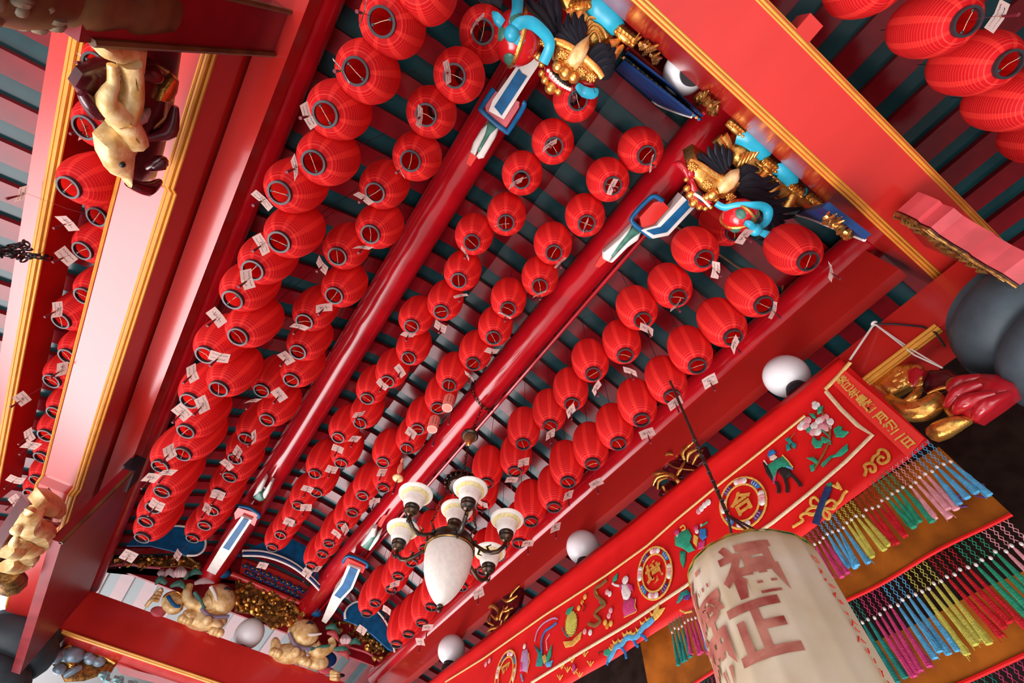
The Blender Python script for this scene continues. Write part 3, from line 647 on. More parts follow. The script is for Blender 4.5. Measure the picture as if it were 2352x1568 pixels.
def medallion(u, v, ry, rz, ch_, tilt=0):
    e = Emb(); c = bp(u, v)
    def ring(k, n=28): return [(c.y + ry * k * math.cos(2 * PI * i / n), c.z + rz * k * math.sin(2 * PI * i / n)) for i in range(n + 1)]
    for k in (1.0, .72): e.q.use(TK.index('yellow')).tube([(BNX + bwave(a, b) - .014, a, b) for a, b in ring(k)], .008, 6, flat=.5, up=(1, 0, 0))
    for i in range(8):
        a = 2 * PI * (i + .5) / 8
        if i % 2:
            p = [(c.y + ry * k * math.cos(a + d), c.z + rz * k * math.sin(a + d)) for k, d in ((.78, -.24), (.94, -.26), (.96, 0), (.94, .26), (.78, .24), (.76, 0))]
            e.q.use(TK.index('purple' if i % 4 == 1 else 'blue')).dome([(BNX + bwave(*w) - .012, *w) for w in p], (-1, 0, 0), .004, .003, ((1, 0), (.6, 1)))
            for d in (-.13, 0, .13): e.q.use(TK.index('lilac')).tube([(BNX - .018 + bwave(c.y, c.z), c.y + ry * k * math.cos(a + d), c.z + rz * k * math.sin(a + d)) for k in (.79, .93)], .003, 4)
        else:
            for d in (-.20, -.07, .07, .20):
                e.q.use(TK.index('pink' if abs(d) < .1 else 'white')).ell((BNX - .014 + bwave(c.y, c.z), c.y + ry * .86 * math.cos(a + d), c.z + rz * .86 * math.sin(a + d)), (.007, .024, .024), n=10, m=6)
    vs_, fs_ = glyph(ch_, .17, .006); e.q.use(TK.index('gold')).add([(BNX + bwave(c.y, c.z) - .020, c.y - x_, c.z + y_) for x_, y_ in vs_], fs_)
    return e.done('medallion')
medallion(1707, 1155, .178, .187, '合'); medallion(1502, 1314, .178, .196, '境'); medallion(1160, 1545, .183, .191, '平')
# flowering spray
e = Emb()
e.cord('brown', [(1868, 1078), (1885, 1050), (1900, 1020), (1905, 990), (1895, 965), (1885, 940)], .007).cord('green', [(1885, 985), (1902, 1000), (1906, 1020)], .006)
for px in ([(1862, 1016), (1866, 1000), (1876, 1010), (1890, 1012), (1884, 1026), (1870, 1028)], [(1912, 984), (1925, 975), (1932, 978), (1930, 986), (1948, 990), (1935, 1003), (1918, 1002)], [(1884, 1066), (1905, 1046), (1925, 1040), (1944, 1018), (1946, 1032), (1930, 1046), (1908, 1050), (1888, 1072)],
           [(1850, 1050), (1868, 1048), (1880, 1060), (1874, 1066), (1864, 1058)], [(1858, 1068), (1870, 1064), (1870, 1078), (1862, 1082)], [(1885, 1000), (1900, 1006), (1908, 1012), (1892, 1016), (1884, 1012)], [(1856, 948), (1868, 948), (1874, 960), (1864, 958)], [(1876, 935), (1888, 930), (1886, 944), (1876, 950)], [(1849, 985), (1862, 978), (1862, 988), (1852, 992)]): e.patch('green', px, .008)
for u, v, r in ((1872, 930, .030), (1868, 924, .018)): e.spot('white', u, v, r)
for u, v, c in ((1880, 965, 'white'), (1892, 958, 'pink'), (1903, 968, 'white'), (1898, 980, 'pink'), (1885, 978, 'pink'), (1868, 977, 'white'), (1875, 990, 'white'), (1866, 990, 'pink'), (1843, 972, 'white'), (1852, 964, 'pink'), (1838, 978, 'white'), (1848, 976, 'pink')): e.spot(c, u, v, .030)
e.spot('magenta', 1892, 970, .014).spot('magenta', 1872, 930, .012); e.done('flower_motif')
e = Emb()
for px in ([(1801, 1007), (1810, 1002), (1818, 1012), (1812, 1020)], [(1803, 1020), (1812, 1018), (1814, 1030), (1806, 1034)], [(1818, 1012), (1827, 1018), (1824, 1030), (1816, 1024)]): e.patch('teal', px)
e.cord('brown', [(1824, 993), (1815, 1004), (1812, 1018)], .004); e.done('leaf_motif')
# rider on a donkey
e = Emb()
e.patch('black', [(1787, 1073), (1798, 1070), (1812, 1076), (1818, 1086), (1808, 1098), (1795, 1094), (1788, 1084)])
for px in ([(1783, 1106), (1788, 1118), (1789, 1132)], [(1801, 1094), (1807, 1112), (1808, 1130)], [(1814, 1086), (1826, 1098), (1836, 1110), (1838, 1116)]): e.cord('black', px, .012)
e.patch('black', [(1752, 1062), (1757, 1060), (1770, 1080), (1780, 1100), (1774, 1106), (1760, 1086)]).cord('white', [(1755, 1057), (1762, 1068)], .006)
e.patch('green', [(1762, 1068), (1778, 1056), (1796, 1046), (1812, 1060), (1820, 1074), (1800, 1070), (1782, 1078), (1776, 1108), (1768, 1090)]).cord('yellow', [(1796, 1044), (1808, 1056), (1820, 1072)], .005).cord('magenta', [(1798, 1064), (1784, 1072), (1780, 1094), (1777, 1110)], .008).patch('sky', [(1800, 1066), (1818, 1072), (1820, 1078), (1802, 1072)])
e.patch('skin', [(1766, 1048), (1778, 1042), (1784, 1048), (1776, 1056), (1768, 1056)]).patch('blue', [(1762, 1046), (1766, 1034), (1776, 1031), (1782, 1040), (1772, 1042), (1764, 1050)]); e.done('rider_motif')
# two musicians, boy with fan, dragon, gourd, phoenix, lady
e = Emb()
e.patch('green', [(1549, 1232), (1562, 1222), (1580, 1214), (1588, 1230), (1584, 1244), (1596, 1262), (1580, 1268), (1566, 1258), (1550, 1252)]).patch('green', [(1560, 1264), (1574, 1266), (1572, 1290), (1568, 1304), (1562, 1290)]).patch('white', [(1560, 1236), (1574, 1244), (1586, 1256), (1572, 1254), (1560, 1246)])
e.spot('magenta', 1554, 1222, .026).spot('skin', 1556, 1230, .016).cord('yellow', [(1562, 1212), (1570, 1206), (1574, 1214), (1566, 1218)], .006).cord('black', [(1556, 1232), (1570, 1226), (1582, 1234)], .004)
e.patch('yellow', [(1594, 1226), (1604, 1232), (1602, 1246), (1600, 1256), (1592, 1246)]).patch('blue', [(1608, 1214), (1622, 1214), (1624, 1232), (1614, 1242), (1606, 1232)]).patch('magenta', [(1604, 1246), (1620, 1240), (1618, 1256), (1604, 1262)])
e.spot('magenta', 1599, 1212, .022).spot('white', 1601, 1220, .018).cord('green', [(1610, 1210), (1627, 1199)], .006).spot('white', 1612, 1206, .012); e.done('musicians_motif')
e = Emb()
e.spot('white', 1433, 1330, .038, .034).patch('white', [(1424, 1340), (1440, 1340), (1446, 1358), (1440, 1378), (1428, 1374), (1424, 1358)]).patch('magenta', [(1418, 1342), (1424, 1338), (1428, 1352), (1424, 1356)]).patch('magenta', [(1436, 1336), (1450, 1342), (1452, 1356), (1442, 1352)])
e.patch('magenta', [(1428, 1380), (1444, 1370), (1458, 1374), (1456, 1392), (1460, 1402), (1444, 1410), (1430, 1414), (1426, 1398)]).cord('green', [(1430, 1378), (1446, 1388), (1456, 1386)], .005).cord('yellow', [(1458, 1374), (1456, 1390), (1460, 1402), (1444, 1410), (1430, 1416)], .004).cord('white', [(1420, 1344), (1410, 1342), (1404, 1338)], .010).patch('green', [(1404, 1338), (1406, 1324), (1416, 1314), (1414, 1328)]); e.cord('black', [(1429, 1326), (1433, 1328)], .003); e.done('boy_motif')
e = Emb()
e.cord('brown', [(1392, 1330), (1380, 1342), (1368, 1350), (1368, 1366), (1380, 1376), (1388, 1386), (1376, 1396), (1366, 1410), (1378, 1424), (1366, 1436), (1352, 1432)], .016).cord('gold', [(1366, 1352), (1374, 1372), (1386, 1384)], .010).cord('green', [(1376, 1380), (1384, 1390)], .006)
for u, v, c in ((1398, 1362, 'white'), (1392, 1358, 'pink'), (1400, 1400, 'pink'), (1396, 1412, 'pink'), (1344, 1450, 'pink'), (1356, 1452, 'white'), (1392, 1436, 'orange'), (1400, 1430, 'yellow'), (1388, 1428, 'yellow'), (1344, 1370, 'yellow'), (1338, 1382, 'orange'), (1330, 1396, 'yellow')): e.spot(c, u, v, .024)
e.cord('black', [(1338, 1384), (1346, 1392), (1340, 1404)], .005); e.done('dragon_motif')
e = Emb()
e.spot('lime', 1313, 1432, .085, .105).spot('orange', 1313, 1432, .030, .042)
for k in range(-4, 5): e.cord('brown', [(1299, 1432 + 6 * k), (1313, 1435 + 6 * k), (1328, 1432 + 6 * k)], .0025)
e.patch('green', [(1300, 1410), (1304, 1398), (1318, 1392), (1312, 1408), (1308, 1414)]).patch('gold', [(1294, 1474), (1308, 1480), (1326, 1462), (1338, 1450), (1334, 1468), (1318, 1484), (1300, 1488)]).cord('teal', [(1292, 1440), (1300, 1458), (1308, 1464)], .006); e.done('gourd_motif')
e = Emb()
e.cord('blue', [(1246, 1500), (1246, 1470), (1254, 1450), (1268, 1440), (1280, 1430)], .011).cord('lilac', [(1230, 1474), (1236, 1450), (1250, 1432), (1272, 1420), (1282, 1422)], .008).cord('pink', [(1258, 1494), (1256, 1470), (1264, 1456)], .007)
e.patch('teal', [(1232, 1530), (1238, 1500), (1228, 1480), (1240, 1492), (1250, 1508), (1246, 1530)]).patch('green', [(1254, 1514), (1268, 1480), (1266, 1506), (1256, 1526)]).patch('gold', [(1246, 1508), (1254, 1502), (1258, 1514), (1250, 1524)]).patch('sky', [(1252, 1524), (1270, 1516), (1266, 1530), (1256, 1532)]); e.done('phoenix_motif')
e = Emb()
e.spot('white', 1205, 1484, .024).patch('lilac', [(1200, 1494), (1212, 1490), (1216, 1512), (1212, 1544), (1198, 1540), (1196, 1514)]).patch('magenta', [(1196, 1520), (1206, 1514), (1202, 1540), (1194, 1542)]).cord('yellow', [(1216, 1500), (1218, 1520), (1212, 1546)], .004).cord('sky', [(1198, 1548), (1202, 1564)], .010); e.done('lady_motif')
# lower strip: dragon, ribboned flute, cloud, grass
e = Emb()
bd = [(1500, 1420), (1488, 1432), (1476, 1440), (1466, 1456), (1454, 1464), (1444, 1462), (1434, 1466), (1424, 1480), (1412, 1484), (1404, 1500), (1394, 1516)]
e.cord('sky', bd, .020).cord('white', [(u - 3, v + 3) for u, v in bd], .008)
for (u, v) in bd[:-1]: e.patch('yellow', [(u - 6, v - 6), (u - 9, v - 17), (u - 1, v - 10), (u + 4, v - 16), (u + 4, v - 4)])
e.patch('yellow', [(1496, 1418), (1500, 1400), (1514, 1386), (1512, 1398), (1526, 1394), (1518, 1408), (1508, 1420), (1500, 1426)]).patch('green', [(1386, 1492), (1398, 1486), (1404, 1496), (1392, 1506), (1384, 1502)]).patch('orange', [(1398, 1478), (1410, 1476), (1408, 1486), (1400, 1488)])
for px in ([(1470, 1456), (1480, 1462), (1484, 1470)], [(1452, 1466), (1458, 1478), (1464, 1484)], [(1424, 1484), (1434, 1498), (1436, 1510)], [(1394, 1512), (1392, 1526)]): e.cord('blue', px, .012)
e.cord('black', [(1384, 1494), (1374, 1498), (1376, 1504)], .004); e.done('dragon_motif')
e = Emb()
e.cord('navy', [(1903, 1118), (1893, 1145), (1883, 1172), (1873, 1203)], .022).cord('blue', [(1901, 1120), (1891, 1148), (1876, 1196)], .010).patch('green', [(1896, 1112), (1908, 1106), (1912, 1114), (1902, 1118)])
for px in ([(1888, 1160), (1872, 1142), (1862, 1146), (1864, 1160), (1884, 1164)], [(1884, 1166), (1862, 1166), (1852, 1176), (1866, 1182), (1884, 1168)], [(1890, 1162), (1908, 1148), (1920, 1156), (1914, 1168), (1892, 1166)], [(1892, 1168), (1906, 1180), (1902, 1192), (1892, 1184), (1890, 1170)], [(1914, 1164), (1930, 1150), (1938, 1134), (1946, 1126)], [(1868, 1180), (1848, 1178), (1838, 1186), (1844, 1194), (1830, 1204), (1820, 1210)], [(1912, 1114), (1926, 1120), (1922, 1108), (1932, 1124)]): e.cord('yellow', px, .009)
e.done('ribboned_flute_motif')
e = Emb()
for px in ([(1984, 1092), (1988, 1078), (1984, 1068), (1994, 1062), (2006, 1066), (2008, 1078), (2000, 1082), (1996, 1074)], [(2000, 1060), (2004, 1048), (2014, 1040), (2016, 1032), (2026, 1030), (2036, 1038), (2038, 1052), (2030, 1060), (2020, 1062), (2014, 1054), (2020, 1046), (2028, 1050)]): e.cord('gold', px, .009)
e.done('cloud_motif')
e = Emb(); rr_ = random.Random(2)
for u, v in ((1345, 1508), (1357, 1530), (1322, 1548), (1306, 1544), (1288, 1562), (1292, 1536), (1334, 1556), (1316, 1522)):
    for d in (-7, 0, 7): e.cord('yellow', [(u, v), (u + d * .5, v - 7), (u + d, v - 12)], .005)
e.spot('magenta', 1320, 1536, .024, .040); e.done('grass_motif')
for grp in (((1612, 1168), (1620, 1160), (1606, 1174), (1628, 1154)), ((1122, 1516), (1114, 1524))):
    e = Emb()
    for u, v in grp: e.spot('pink' if u % 4 else 'white', u, v, .026)
    e.done('blossom_motif')
e = Emb(); e.patch('teal', [(1552, 1384), (1560, 1360), (1576, 1352), (1584, 1362), (1568, 1368), (1558, 1382)]).patch('purple', [(1566, 1368), (1584, 1364), (1580, 1376), (1568, 1376)]).cord('yellow', [(1560, 1400), (1572, 1406), (1588, 1402)], .007); e.done('bird_motif')
# fringe: knotted net and tassels in groups of four
GRP = ['sky', 'pink', 'green', 'red', 'lime', 'sky', 'magenta', 'teal']
def fringe(parent, x, ya, yb, ztop, znet, ztip, dark=False, seed=1, step=.04, per=4, wave=True):
    rr = random.Random(seed); y = ya; k = 0
    nets = {}
    while y < yb:
        col = GRP[(k // per + seed - 1) % len(GRP)]; q = nets.setdefault((k // per, col), MB())
        zt = ztop(y)
        for s_ in range(2):      # diamonds of the net
            z0 = zt; n_ = 5; dz = (zt - znet - .012 * (k % 2)) / n_
            P = [(x + .004 * s_, y + (step * .5 if (i % 2) ^ s_ else 0), z0 - dz * i) for i in range(n_ + 1)]
            q.tube(P, .0021, 4, cap=False)
        zk = znet(y) if callable(znet) else znet
        y += step; k += 1
    for (g, col), q in nets.items(): q.build('net', TM[col], parent)
    y = ya; k = 0
    while y < yb:
        col = GRP[(k // per + seed - 1) % len(GRP)]
        q = MB(); z0 = znet + rr.uniform(-.01, .01); L_ = (znet - ztip) * rr.uniform(.88, 1.06); dx, dy = rr.uniform(-.01, .01), rr.uniform(-.018, .018)
        q.use(0).tube([(x, y, z0), (x, y, z0 - .02), (x + dx * .4, y + dy * .4, z0 - L_ * .5), (x + dx, y + dy, z0 - L_)], [.003, .007, .012, .016], 7, flat=.7)
        for j in range(5): q.tube([(x, y, z0 - .02), (x + dx * .4 + rr.uniform(-.008, .008), y + dy * .4 + rr.uniform(-.012, .012), z0 - L_ * .5), (x + dx + rr.uniform(-.012, .012), y + dy + rr.uniform(-.022, .022), z0 - L_ * rr.uniform(.9, 1.08))], [.003, .003, .0015], 4, cap=False)
        q.use(1).ell((x, y, z0 + .004), (.008, .008, .011), n=8, m=6)
        q.build('tassel', [TM[col], TM['white']], parent); y += step; k += 1
fringe(ban, BNX + .005, .178, 2.15, lambda y: KB * (2.30 - .10 * min(1, (y / KB - .2) / 1.2)) + .01, 2.13 * KB, 1.89 * KB, seed=1, step=.031)
ORG = mat('orange_silk', (.50, .14, .012), .6, noise=.5, nscale=5, spec=.2)
def valance(x, y0, y1, zt, zb, label, seed, ztip):
    t = thing('fringed_valance', (x, (y0 + y1) / 2, zt), label, 'banner', 'orange fringed valances behind the banner')
    q = MB(); n_ = 60
    for i in range(n_ + 1):
        y = y0 + (y1 - y0) * i / n_
        for z in (zt, (zt + zb) / 2, zb): q.v.append((x + .012 * math.sin(y * 9), y, z))
    for i in range(n_):
        for j in range(2): a = i * 3 + j; q.f.append([a, a + 3, a + 4, a + 1]); q.mi.append(0)
    q.use(1).tube([(x + .012 * math.sin(y * 9), y, zb) for y in [y0 + (y1 - y0) * i / n_ for i in range(n_ + 1)]], .010, 6)
    q.build('cloth', [ORG, SILK], t)
    fringe(t, x + .02, y0 + .03, y1, lambda y: zb + .02, zb - .115, ztip, seed=seed, step=.034)
    return t
v1 = valance(2.92, .178, 2.6, 2.10, 1.635, 'orange valance with a purple cloud, hanging directly behind the tasselled banner hem', 2, 1.235)
q = MB()
for px in ([(2250, 1130), (2262, 1122), (2258, 1112), (2246, 1110), (2238, 1120), (2242, 1138), (2262, 1142), (2266, 1130)], [(2205, 1152), (2216, 1142), (2212, 1134), (2200, 1140), (2194, 1152), (2204, 1164), (2222, 1162)]):
    q.tube([pt(u, v, x=2.90) for u, v in px], .006, 5)
q.build('cloud_motif', TM['purple'], v1)
valance(3.15, .31, 2.95, 1.52, 1.235, 'second orange valance behind, with dark red and green tassels', 5, .85)
valance(3.40, .43, 3.3, 1.17, .89, 'lowest orange valance in deep shade beyond the painted lantern', 7, .54)
# white rope that ties the banner up
q = MB(); k0 = pt(2008, 743, x=2.755); q.tube([pt(1952, 826, x=BNX), k0], .007, 6)
for a in ((2090, 800), (2100, 815)): q.tube([k0, pt(*a, x=2.782), pt(2165, 845, x=2.83)], .005, 6)
q.torus(k0, .014, .008, 10, 6); tag(q.build('white_rope', WHITE, origin=k0), 'white rope tying the banner corner to the red beam beside the slate capital', 'rope')
q = MB(); q.tube([k0, pt(2060, 744, x=2.77), pt(2120, 750, x=2.775), pt(2150, 765, x=2.785), pt(2170, 795, x=2.785)], .007, 6); tag(q.build('black_cable', BLACK, origin=k0), 'thin black cable running from the rope knot to the slate capital', 'cable')
# ------------------------------------------------------------------ carved and painted lions on the beam
def mapper(x0, y0, sc, **pl):
    return lambda a, b, **o: pt(x0 + a / sc, y0 + b / sc, **(o or pl))
DN = V((.05, .30, -1)).normalized()
class Carve:
    """carved timber: domes and rounded bars, one mesh per part"""
    def __init__(s, M, root, nrm, axis): s.M = M; s.root = root; s.n = nrm; s.ax = axis
    def at(s, a, b, d=0.0):
        p = s.M(a, b); return p + s.n * d
    def dome(s, name, m, px, h=.05, back=.06, d=0.0, q=None, rings=((1, 0), (.93, .45), (.78, .75), (.5, .94), (.22, 1.0))):
        w = q or MB(); w.dome([s.at(a, b, d) for a, b in px], s.n, h, back, rings)
        return w if q else w.build(name, m, s.root)
    def bar(s, name, m, px, r, d=0.0, q=None, n=9, flat=1.0):
        w = q or MB(); P = [s.at(*p[:2], d=(p[2] if len(p) > 2 else d)) for p in px]
        w.tube(smooth(P), spread(r, P), n, flat=flat, up=s.n)
        return w if q else w.build(name, m, s.root)
    def ball(s, name, m, a, b, r, d=0.0, q=None):
        w = q or MB(); w.ell(s.at(a, b, d), r if hasattr(r, '__len__') else (r, r, r), n=18, m=12)
        return w if q else w.build(name, m, s.root)
TONGUE = mat('tongue_red', (.62, .05, .06), .3); TOOTH = mat('tooth_white', (.85, .80, .70), .35); LIP = mat('lip_red_lacquer', (.42, .008, .016), .22, coat=.4)
BALLR = mat('ball_red_lacquer', (.55, .012, .016), .18, coat=.5)
def locks(C, paths, r=.030, d=.0, name='mane'):
    q = MB()
    for P in paths: C.bar(None, None, P, [r * .8, r, r * .75, r * .12], d, q=q, flat=.55)
    for P in paths:        # strands along each lock
        for k in (-.4, .4):
            q2 = [(a + k * 14, b + k * 14, d + .016) for a, b in [p[:2] for p in P]]
            C.bar(None, None, q2, [r * .25, r * .3, r * .2, .002], q=q, n=5)
    return q.build(name, MANE, C.root)
def toes(C, cx, cy, ux, uy, n, r, name='paw'):
    q = MB()
    for i in range(n):
        t = i - (n - 1) / 2; a, b = cx + ux * t, cy + uy * t
        C.bar(None, None, [(a - uy * .5, b + ux * .5, 0), (a, b, .022), (a + uy * .55, b - ux * .55, .0)], [r, r * 1.15, r * .5], q=q)
    C.bar(None, None, [(cx - ux * n * .55 - uy * .9, cy - uy * n * .55 + ux * .9, .01), (cx - uy * 1.1, cy + ux * 1.1, .03), (cx + ux * n * .55 - uy * .9, cy + uy * n * .55 + ux * .9, .01)], r * .8, q=q)
    for i in range(n + 1):
        t = i - n / 2; C.ball(None, None, cx + ux * t - uy * 1.0, cy + uy * t + ux * 1.0, r * .5, .035, q=q)
    return q.build(name, GOLD, C.root)
# --- lion under the chandelier purlin, whole in view
M7 = mapper(1350, 250, 3.92, z=3.72)
lb = thing('guardian_lion', (1.55, -.45, 3.65), 'gilded black-maned lion, wholly in view, with a red ball and turquoise ribbons on the beam', 'carving')
C = Carve(M7, lb, DN, None)
C.dome('body', GOLD, [(1290, 380), (1420, 280), (1560, 380), (1720, 500), (1830, 640), (1950, 730), (2100, 830), (2085, 910), (1960, 945), (1800, 925), (1650, 800), (1500, 700), (1380, 600), (1290, 500)], .05, .16, -.06)
q = MB()
for k in range(5): C.bar(None, None, [(1345 + 38 * k, 520 - 24 * k, .015), (1370 + 40 * k, 450 - 22 * k, .03), (1400 + 38 * k, 400 - 16 * k, .012)], .012, q=q)
for k in range(4): C.bar(None, None, [(1520 + 55 * k, 480 + 48 * k, .0), (1560 + 55 * k, 500 + 52 * k, .03), (1610 + 60 * k, 520 + 60 * k, .0)], .010, q=q)
for P in ([(1500, 660), (1590, 590), (1640, 480)], [(1620, 780), (1700, 700), (1760, 600)], [(1800, 880), (1850, 780), (1900, 730)], [(1160, 260), (1210, 330), (1230, 420)], [(1210, 240), (1260, 320), (1280, 420)]): C.bar(None, None, P, [.04, .028, .006], .01, q=q, flat=.6)
q.build('rib_ornament', GOLD, lb)
C.dome('head', GOLD, [(870, 450), (960, 395), (1090, 480), (1190, 560), (1310, 620), (1370, 690), (1320, 770), (1220, 800), (1120, 775), (1040, 730), (985, 690), (940, 610), (890, 560)], .085, .16, .0)
q = MB()
C.bar(None, None, [(900, 430), (1000, 470), (1100, 540), (1190, 590), (1340, 640)], [.022, .026, .026, .026, .02], .075, q=q, flat=.5)
for a, b, r in ((1060, 630, .040), (1270, 745, .036), (930, 470, .030)):       # cheek spirals
    for k in range(16):
        t = k / 15 * 4 * PI; rr = 40 * (1 - k / 20) ; C.ball(None, None, a + rr * math.cos(t), b + rr * math.sin(t), .012, .085, q=q)
q.build('brow_band', GOLD, lb)
C.dome('horn_leaf', PALEG, [(1150, 650), (1190, 585), (1270, 515), (1345, 495), (1350, 560), (1300, 640), (1225, 695), (1160, 700)], .045, .03, .10)
q = MB(); C.ball(None, None, 1105, 715, .045, .10, q=q); C.ball(None, None, 1060, 735, .028, .10, q=q); C.ball(None, None, 1140, 755, .026, .09, q=q); q.build('nose', GOLD, lb)
C.dome('mouth', LIP, [(885, 560), (930, 560), (985, 680), (1040, 760), (1120, 800), (1150, 830), (1080, 850), (1000, 880), (920, 860), (890, 780), (905, 680)], .055, .10, .02)
C.dome('mouth_cavity', BLACK, [(950, 690), (990, 690), (1040, 750), (1100, 790), (1070, 815), (1000, 800), (960, 750)], .01, .01, .068)
C.dome('tongue', TONGUE, [(1030, 725), (1070, 770), (1110, 795), (1090, 812), (1040, 780), (1018, 745)], .014, .01, .075)
q = MB()
for i in range(9): t = i / 8; C.ball(None, None, 955 + 125 * t, 705 + 105 * t - 10 * math.sin(t * PI) + 14, (.012, .012, .014), .082, q=q)
q.build('teeth', TOOTH, lb)
q = MB()
for a, b, r in ((880, 600, .020), (885, 680, .026), (915, 740, .032), (945, 810, .036), (1000, 850, .024), (1050, 862, .020), (1100, 850, .018)): C.ball(None, None, a, b, r, .06, q=q)
q.build('beard_curls', GOLD, lb)
C.bar('red_crest', LIP, [(770, 500, 0), (820, 480, .03), (870, 520, .05), (900, 590, .06)], [.012, .026, .026, .014])
C.dome('eye', LIP, [(890, 510), (930, 495), (965, 530), (960, 580), (910, 590), (885, 560)], .03, .02, .05)
locks(C, [[(1180, 550), (1090, 480), (1020, 400), (1000, 360)], [(1200, 540), (1130, 440), (1090, 360), (1080, 300)], [(1220, 520), (1180, 430), (1150, 350), (1145, 265)], [(1240, 500), (1225, 420), (1210, 350), (1205, 290)], [(1260, 470), (1262, 420), (1265, 370), (1265, 330)], [(1180, 540), (1070, 450), (1000, 390), (980, 385)]], .030, .055)
locks(C, [[(1330, 620), (1400, 540), (1470, 530), (1535, 530)], [(1340, 650), (1450, 600), (1560, 640), (1665, 585)], [(1340, 680), (1480, 660), (1620, 690), (1725, 640)], [(1340, 710), (1500, 730), (1620, 770), (1725, 715)], [(1360, 740), (1520, 790), (1660, 830), (1795, 775)], [(1390, 760), (1540, 850), (1700, 900), (1920, 870)], [(1420, 770), (1560, 900), (1700, 960), (1860, 940)], [(1450, 780), (1560, 920), (1660, 990), (1770, 1000)], [(1480, 800), (1580, 960), (1620, 1080), (1600, 1180)], [(1540, 900), (1660, 1000), (1650, 1100), (1530, 1160)]], .046, .03)
for cx, cy in ((1345, 150), (1650, 480), (1880, 705), (2040, 800)): toes(C, cx, cy, 26, 20, 5 if cx < 1500 else 4, .026)
q = MB()
C.bar(None, None, [(1340, 250, 0), (1440, 250, .03), (1520, 310, .03), (1560, 360, .02), (1600, 430, .0)], [.05, .062, .058, .055, .045], q=q, flat=.45)
C.bar(None, None, [(1500, 290, 0), (1560, 320, .02), (1600, 390, .01)], [.02, .03, .02], q=q, flat=.6)
q.build('ribbon', CYAN, lb)
C.bar('ribbon', CYAN, [(1650, 560, .0), (1730, 530, .03), (1790, 590, .03), (1830, 650, .02), (1780, 690, .0)], [.035, .055, .055, .045, .03], flat=.45)
C.bar('ribbon', CYAN, [(1915, 770, .0), (1940, 745, .02), (1965, 735, .0)], .026, flat=.6)
bl = thing('carved_ball', M7(1350, 940), 'red carved ball with gilt bands under the paw of the wholly visible lion', 'ball', 'red balls of the lions')
CB = Carve(mapper(1350, 250, 3.92, z=3.56), bl, DN, None)
def ball_parts(CB, a, b, R, bands, leaves):
    c = CB.at(a, b, .04); MB().ell(c, (R, R, R), n=36, m=22).build('sphere', BALLR, CB.root)
    q = MB()
    for ax, th in bands: q.torus(c, R * 1.0, R * .10, 36, 6, V(ax).normalized().to_track_quat('Z', 'Y').to_matrix())
    q.build('gilt_band', GOLD, CB.root)
    for d_ in leaves: d_ = V(d_).normalized(); M_ = d_.to_track_quat('Z', 'Y').to_matrix(); MB().ell(c + d_ * R * .98, (R * .26, R * .34, R * .08), M_, n=12, m=6).build('leaf_ornament', GREEN, CB.root)
    return c
RB = .122
ball_parts(CB, 1355, 935, RB, [((.9, .5, .4), 1), ((-.2, 1, -.5), 1)], [(-.5, -.1, -1), (.2, .9, -.8), (.6, -.4, -1)])
q = MB()
CB.bar(None, None, [(1150, 830, .03), (1220, 850, .06), (1320, 810, .10), (1440, 795, .12), (1540, 810, .10), (1600, 870, .08), (1580, 950, .10), (1500, 990, .14)], [.022, .026, .03, .032, .032, .034, .032, .026], q=q, flat=.6)
CB.ball(None, None, 1475, 985, (.045, .045, .04), .16, q=q); CB.bar(None, None, [(1470, 985, .17), (1420, 920, .19), (1390, 915, .17), (1440, 960, .17)], [.018, .026, .022, .014], q=q, flat=.6)
CB.bar(None, None, [(1500, 1000, .15), (1580, 1050, .12), (1670, 1110, .08)], [.02, .03, .034], q=q, flat=.5)
q.build('ribbon_bow', CYAN, bl)
# --- lion cut by the photo edge
M6 = mapper(1050, 0, 3.92, z=3.72)
la = thing('guardian_lion', (-.05, -.45, 3.65), 'gilded black-maned lion cut by the photo edge, grinning beside a red ball', 'carving')
C = Carve(M6, la, DN, None)
C.dome('body', GOLD, [(700, -250), (1000, -260), (1200, 30), (1330, 140), (1450, 260), (1400, 380), (1300, 480), (1150, 420), (1100, 250), (900, 60)], .05, .16, -.06)
q = MB()
for P in ([(1160, 260), (1190, 150), (1300, 170), (1380, 240)], [(1160, 300), (1220, 210), (1300, 240), (1350, 330)], [(1180, 330), (1240, 270), (1280, 330), (1290, 400)]): C.bar(None, None, P, .010, .03, q=q)
for P in ([(1000, 130), (1060, 80), (1080, 20)], [(1090, 160), (1120, 100), (1160, 60)], [(1380, 400), (1420, 380), (1470, 340)], [(1390, 500), (1440, 450), (1500, 400)]): C.bar(None, None, P, [.04, .03, .008], .03, q=q, flat=.6)
q.build('rib_ornament', GOLD, la)
C.dome('head', GOLD, [(870, 330), (1000, 345), (1090, 420), (1190, 490), (1260, 570), (1320, 660), (1280, 700), (1200, 715), (1090, 730), (1000, 690), (900, 620), (855, 530)], .085, .16, .0)
q = MB()
C.bar(None, None, [(880, 340), (960, 370), (1040, 410), (1100, 450), (1180, 520), (1260, 600), (1310, 670)], [.02, .026, .024, .022, .024, .026, .02], .075, q=q, flat=.5)
for a, b in ((1125, 610), (960, 460), (800, 340), (1210, 660)):
    for k in range(16):
        t = k / 15 * 4 * PI; rr = 42 * (1 - k / 20); C.ball(None, None, a + rr * math.cos(t), b + rr * math.sin(t), .012, .085, q=q)
q.build('brow_band', GOLD, la)
C.dome('horn_leaf', PALEG, [(1000, 500), (1050, 400), (1120, 340), (1195, 290), (1195, 400), (1150, 510), (1090, 580), (1020, 560)], .045, .03, .10)
q = MB(); C.ball(None, None, 990, 610, .050, .10, q=q); C.ball(None, None, 925, 560, .042, .10, q=q); C.ball(None, None, 1060, 660, .040, .09, q=q); q.build('nose', GOLD, la)
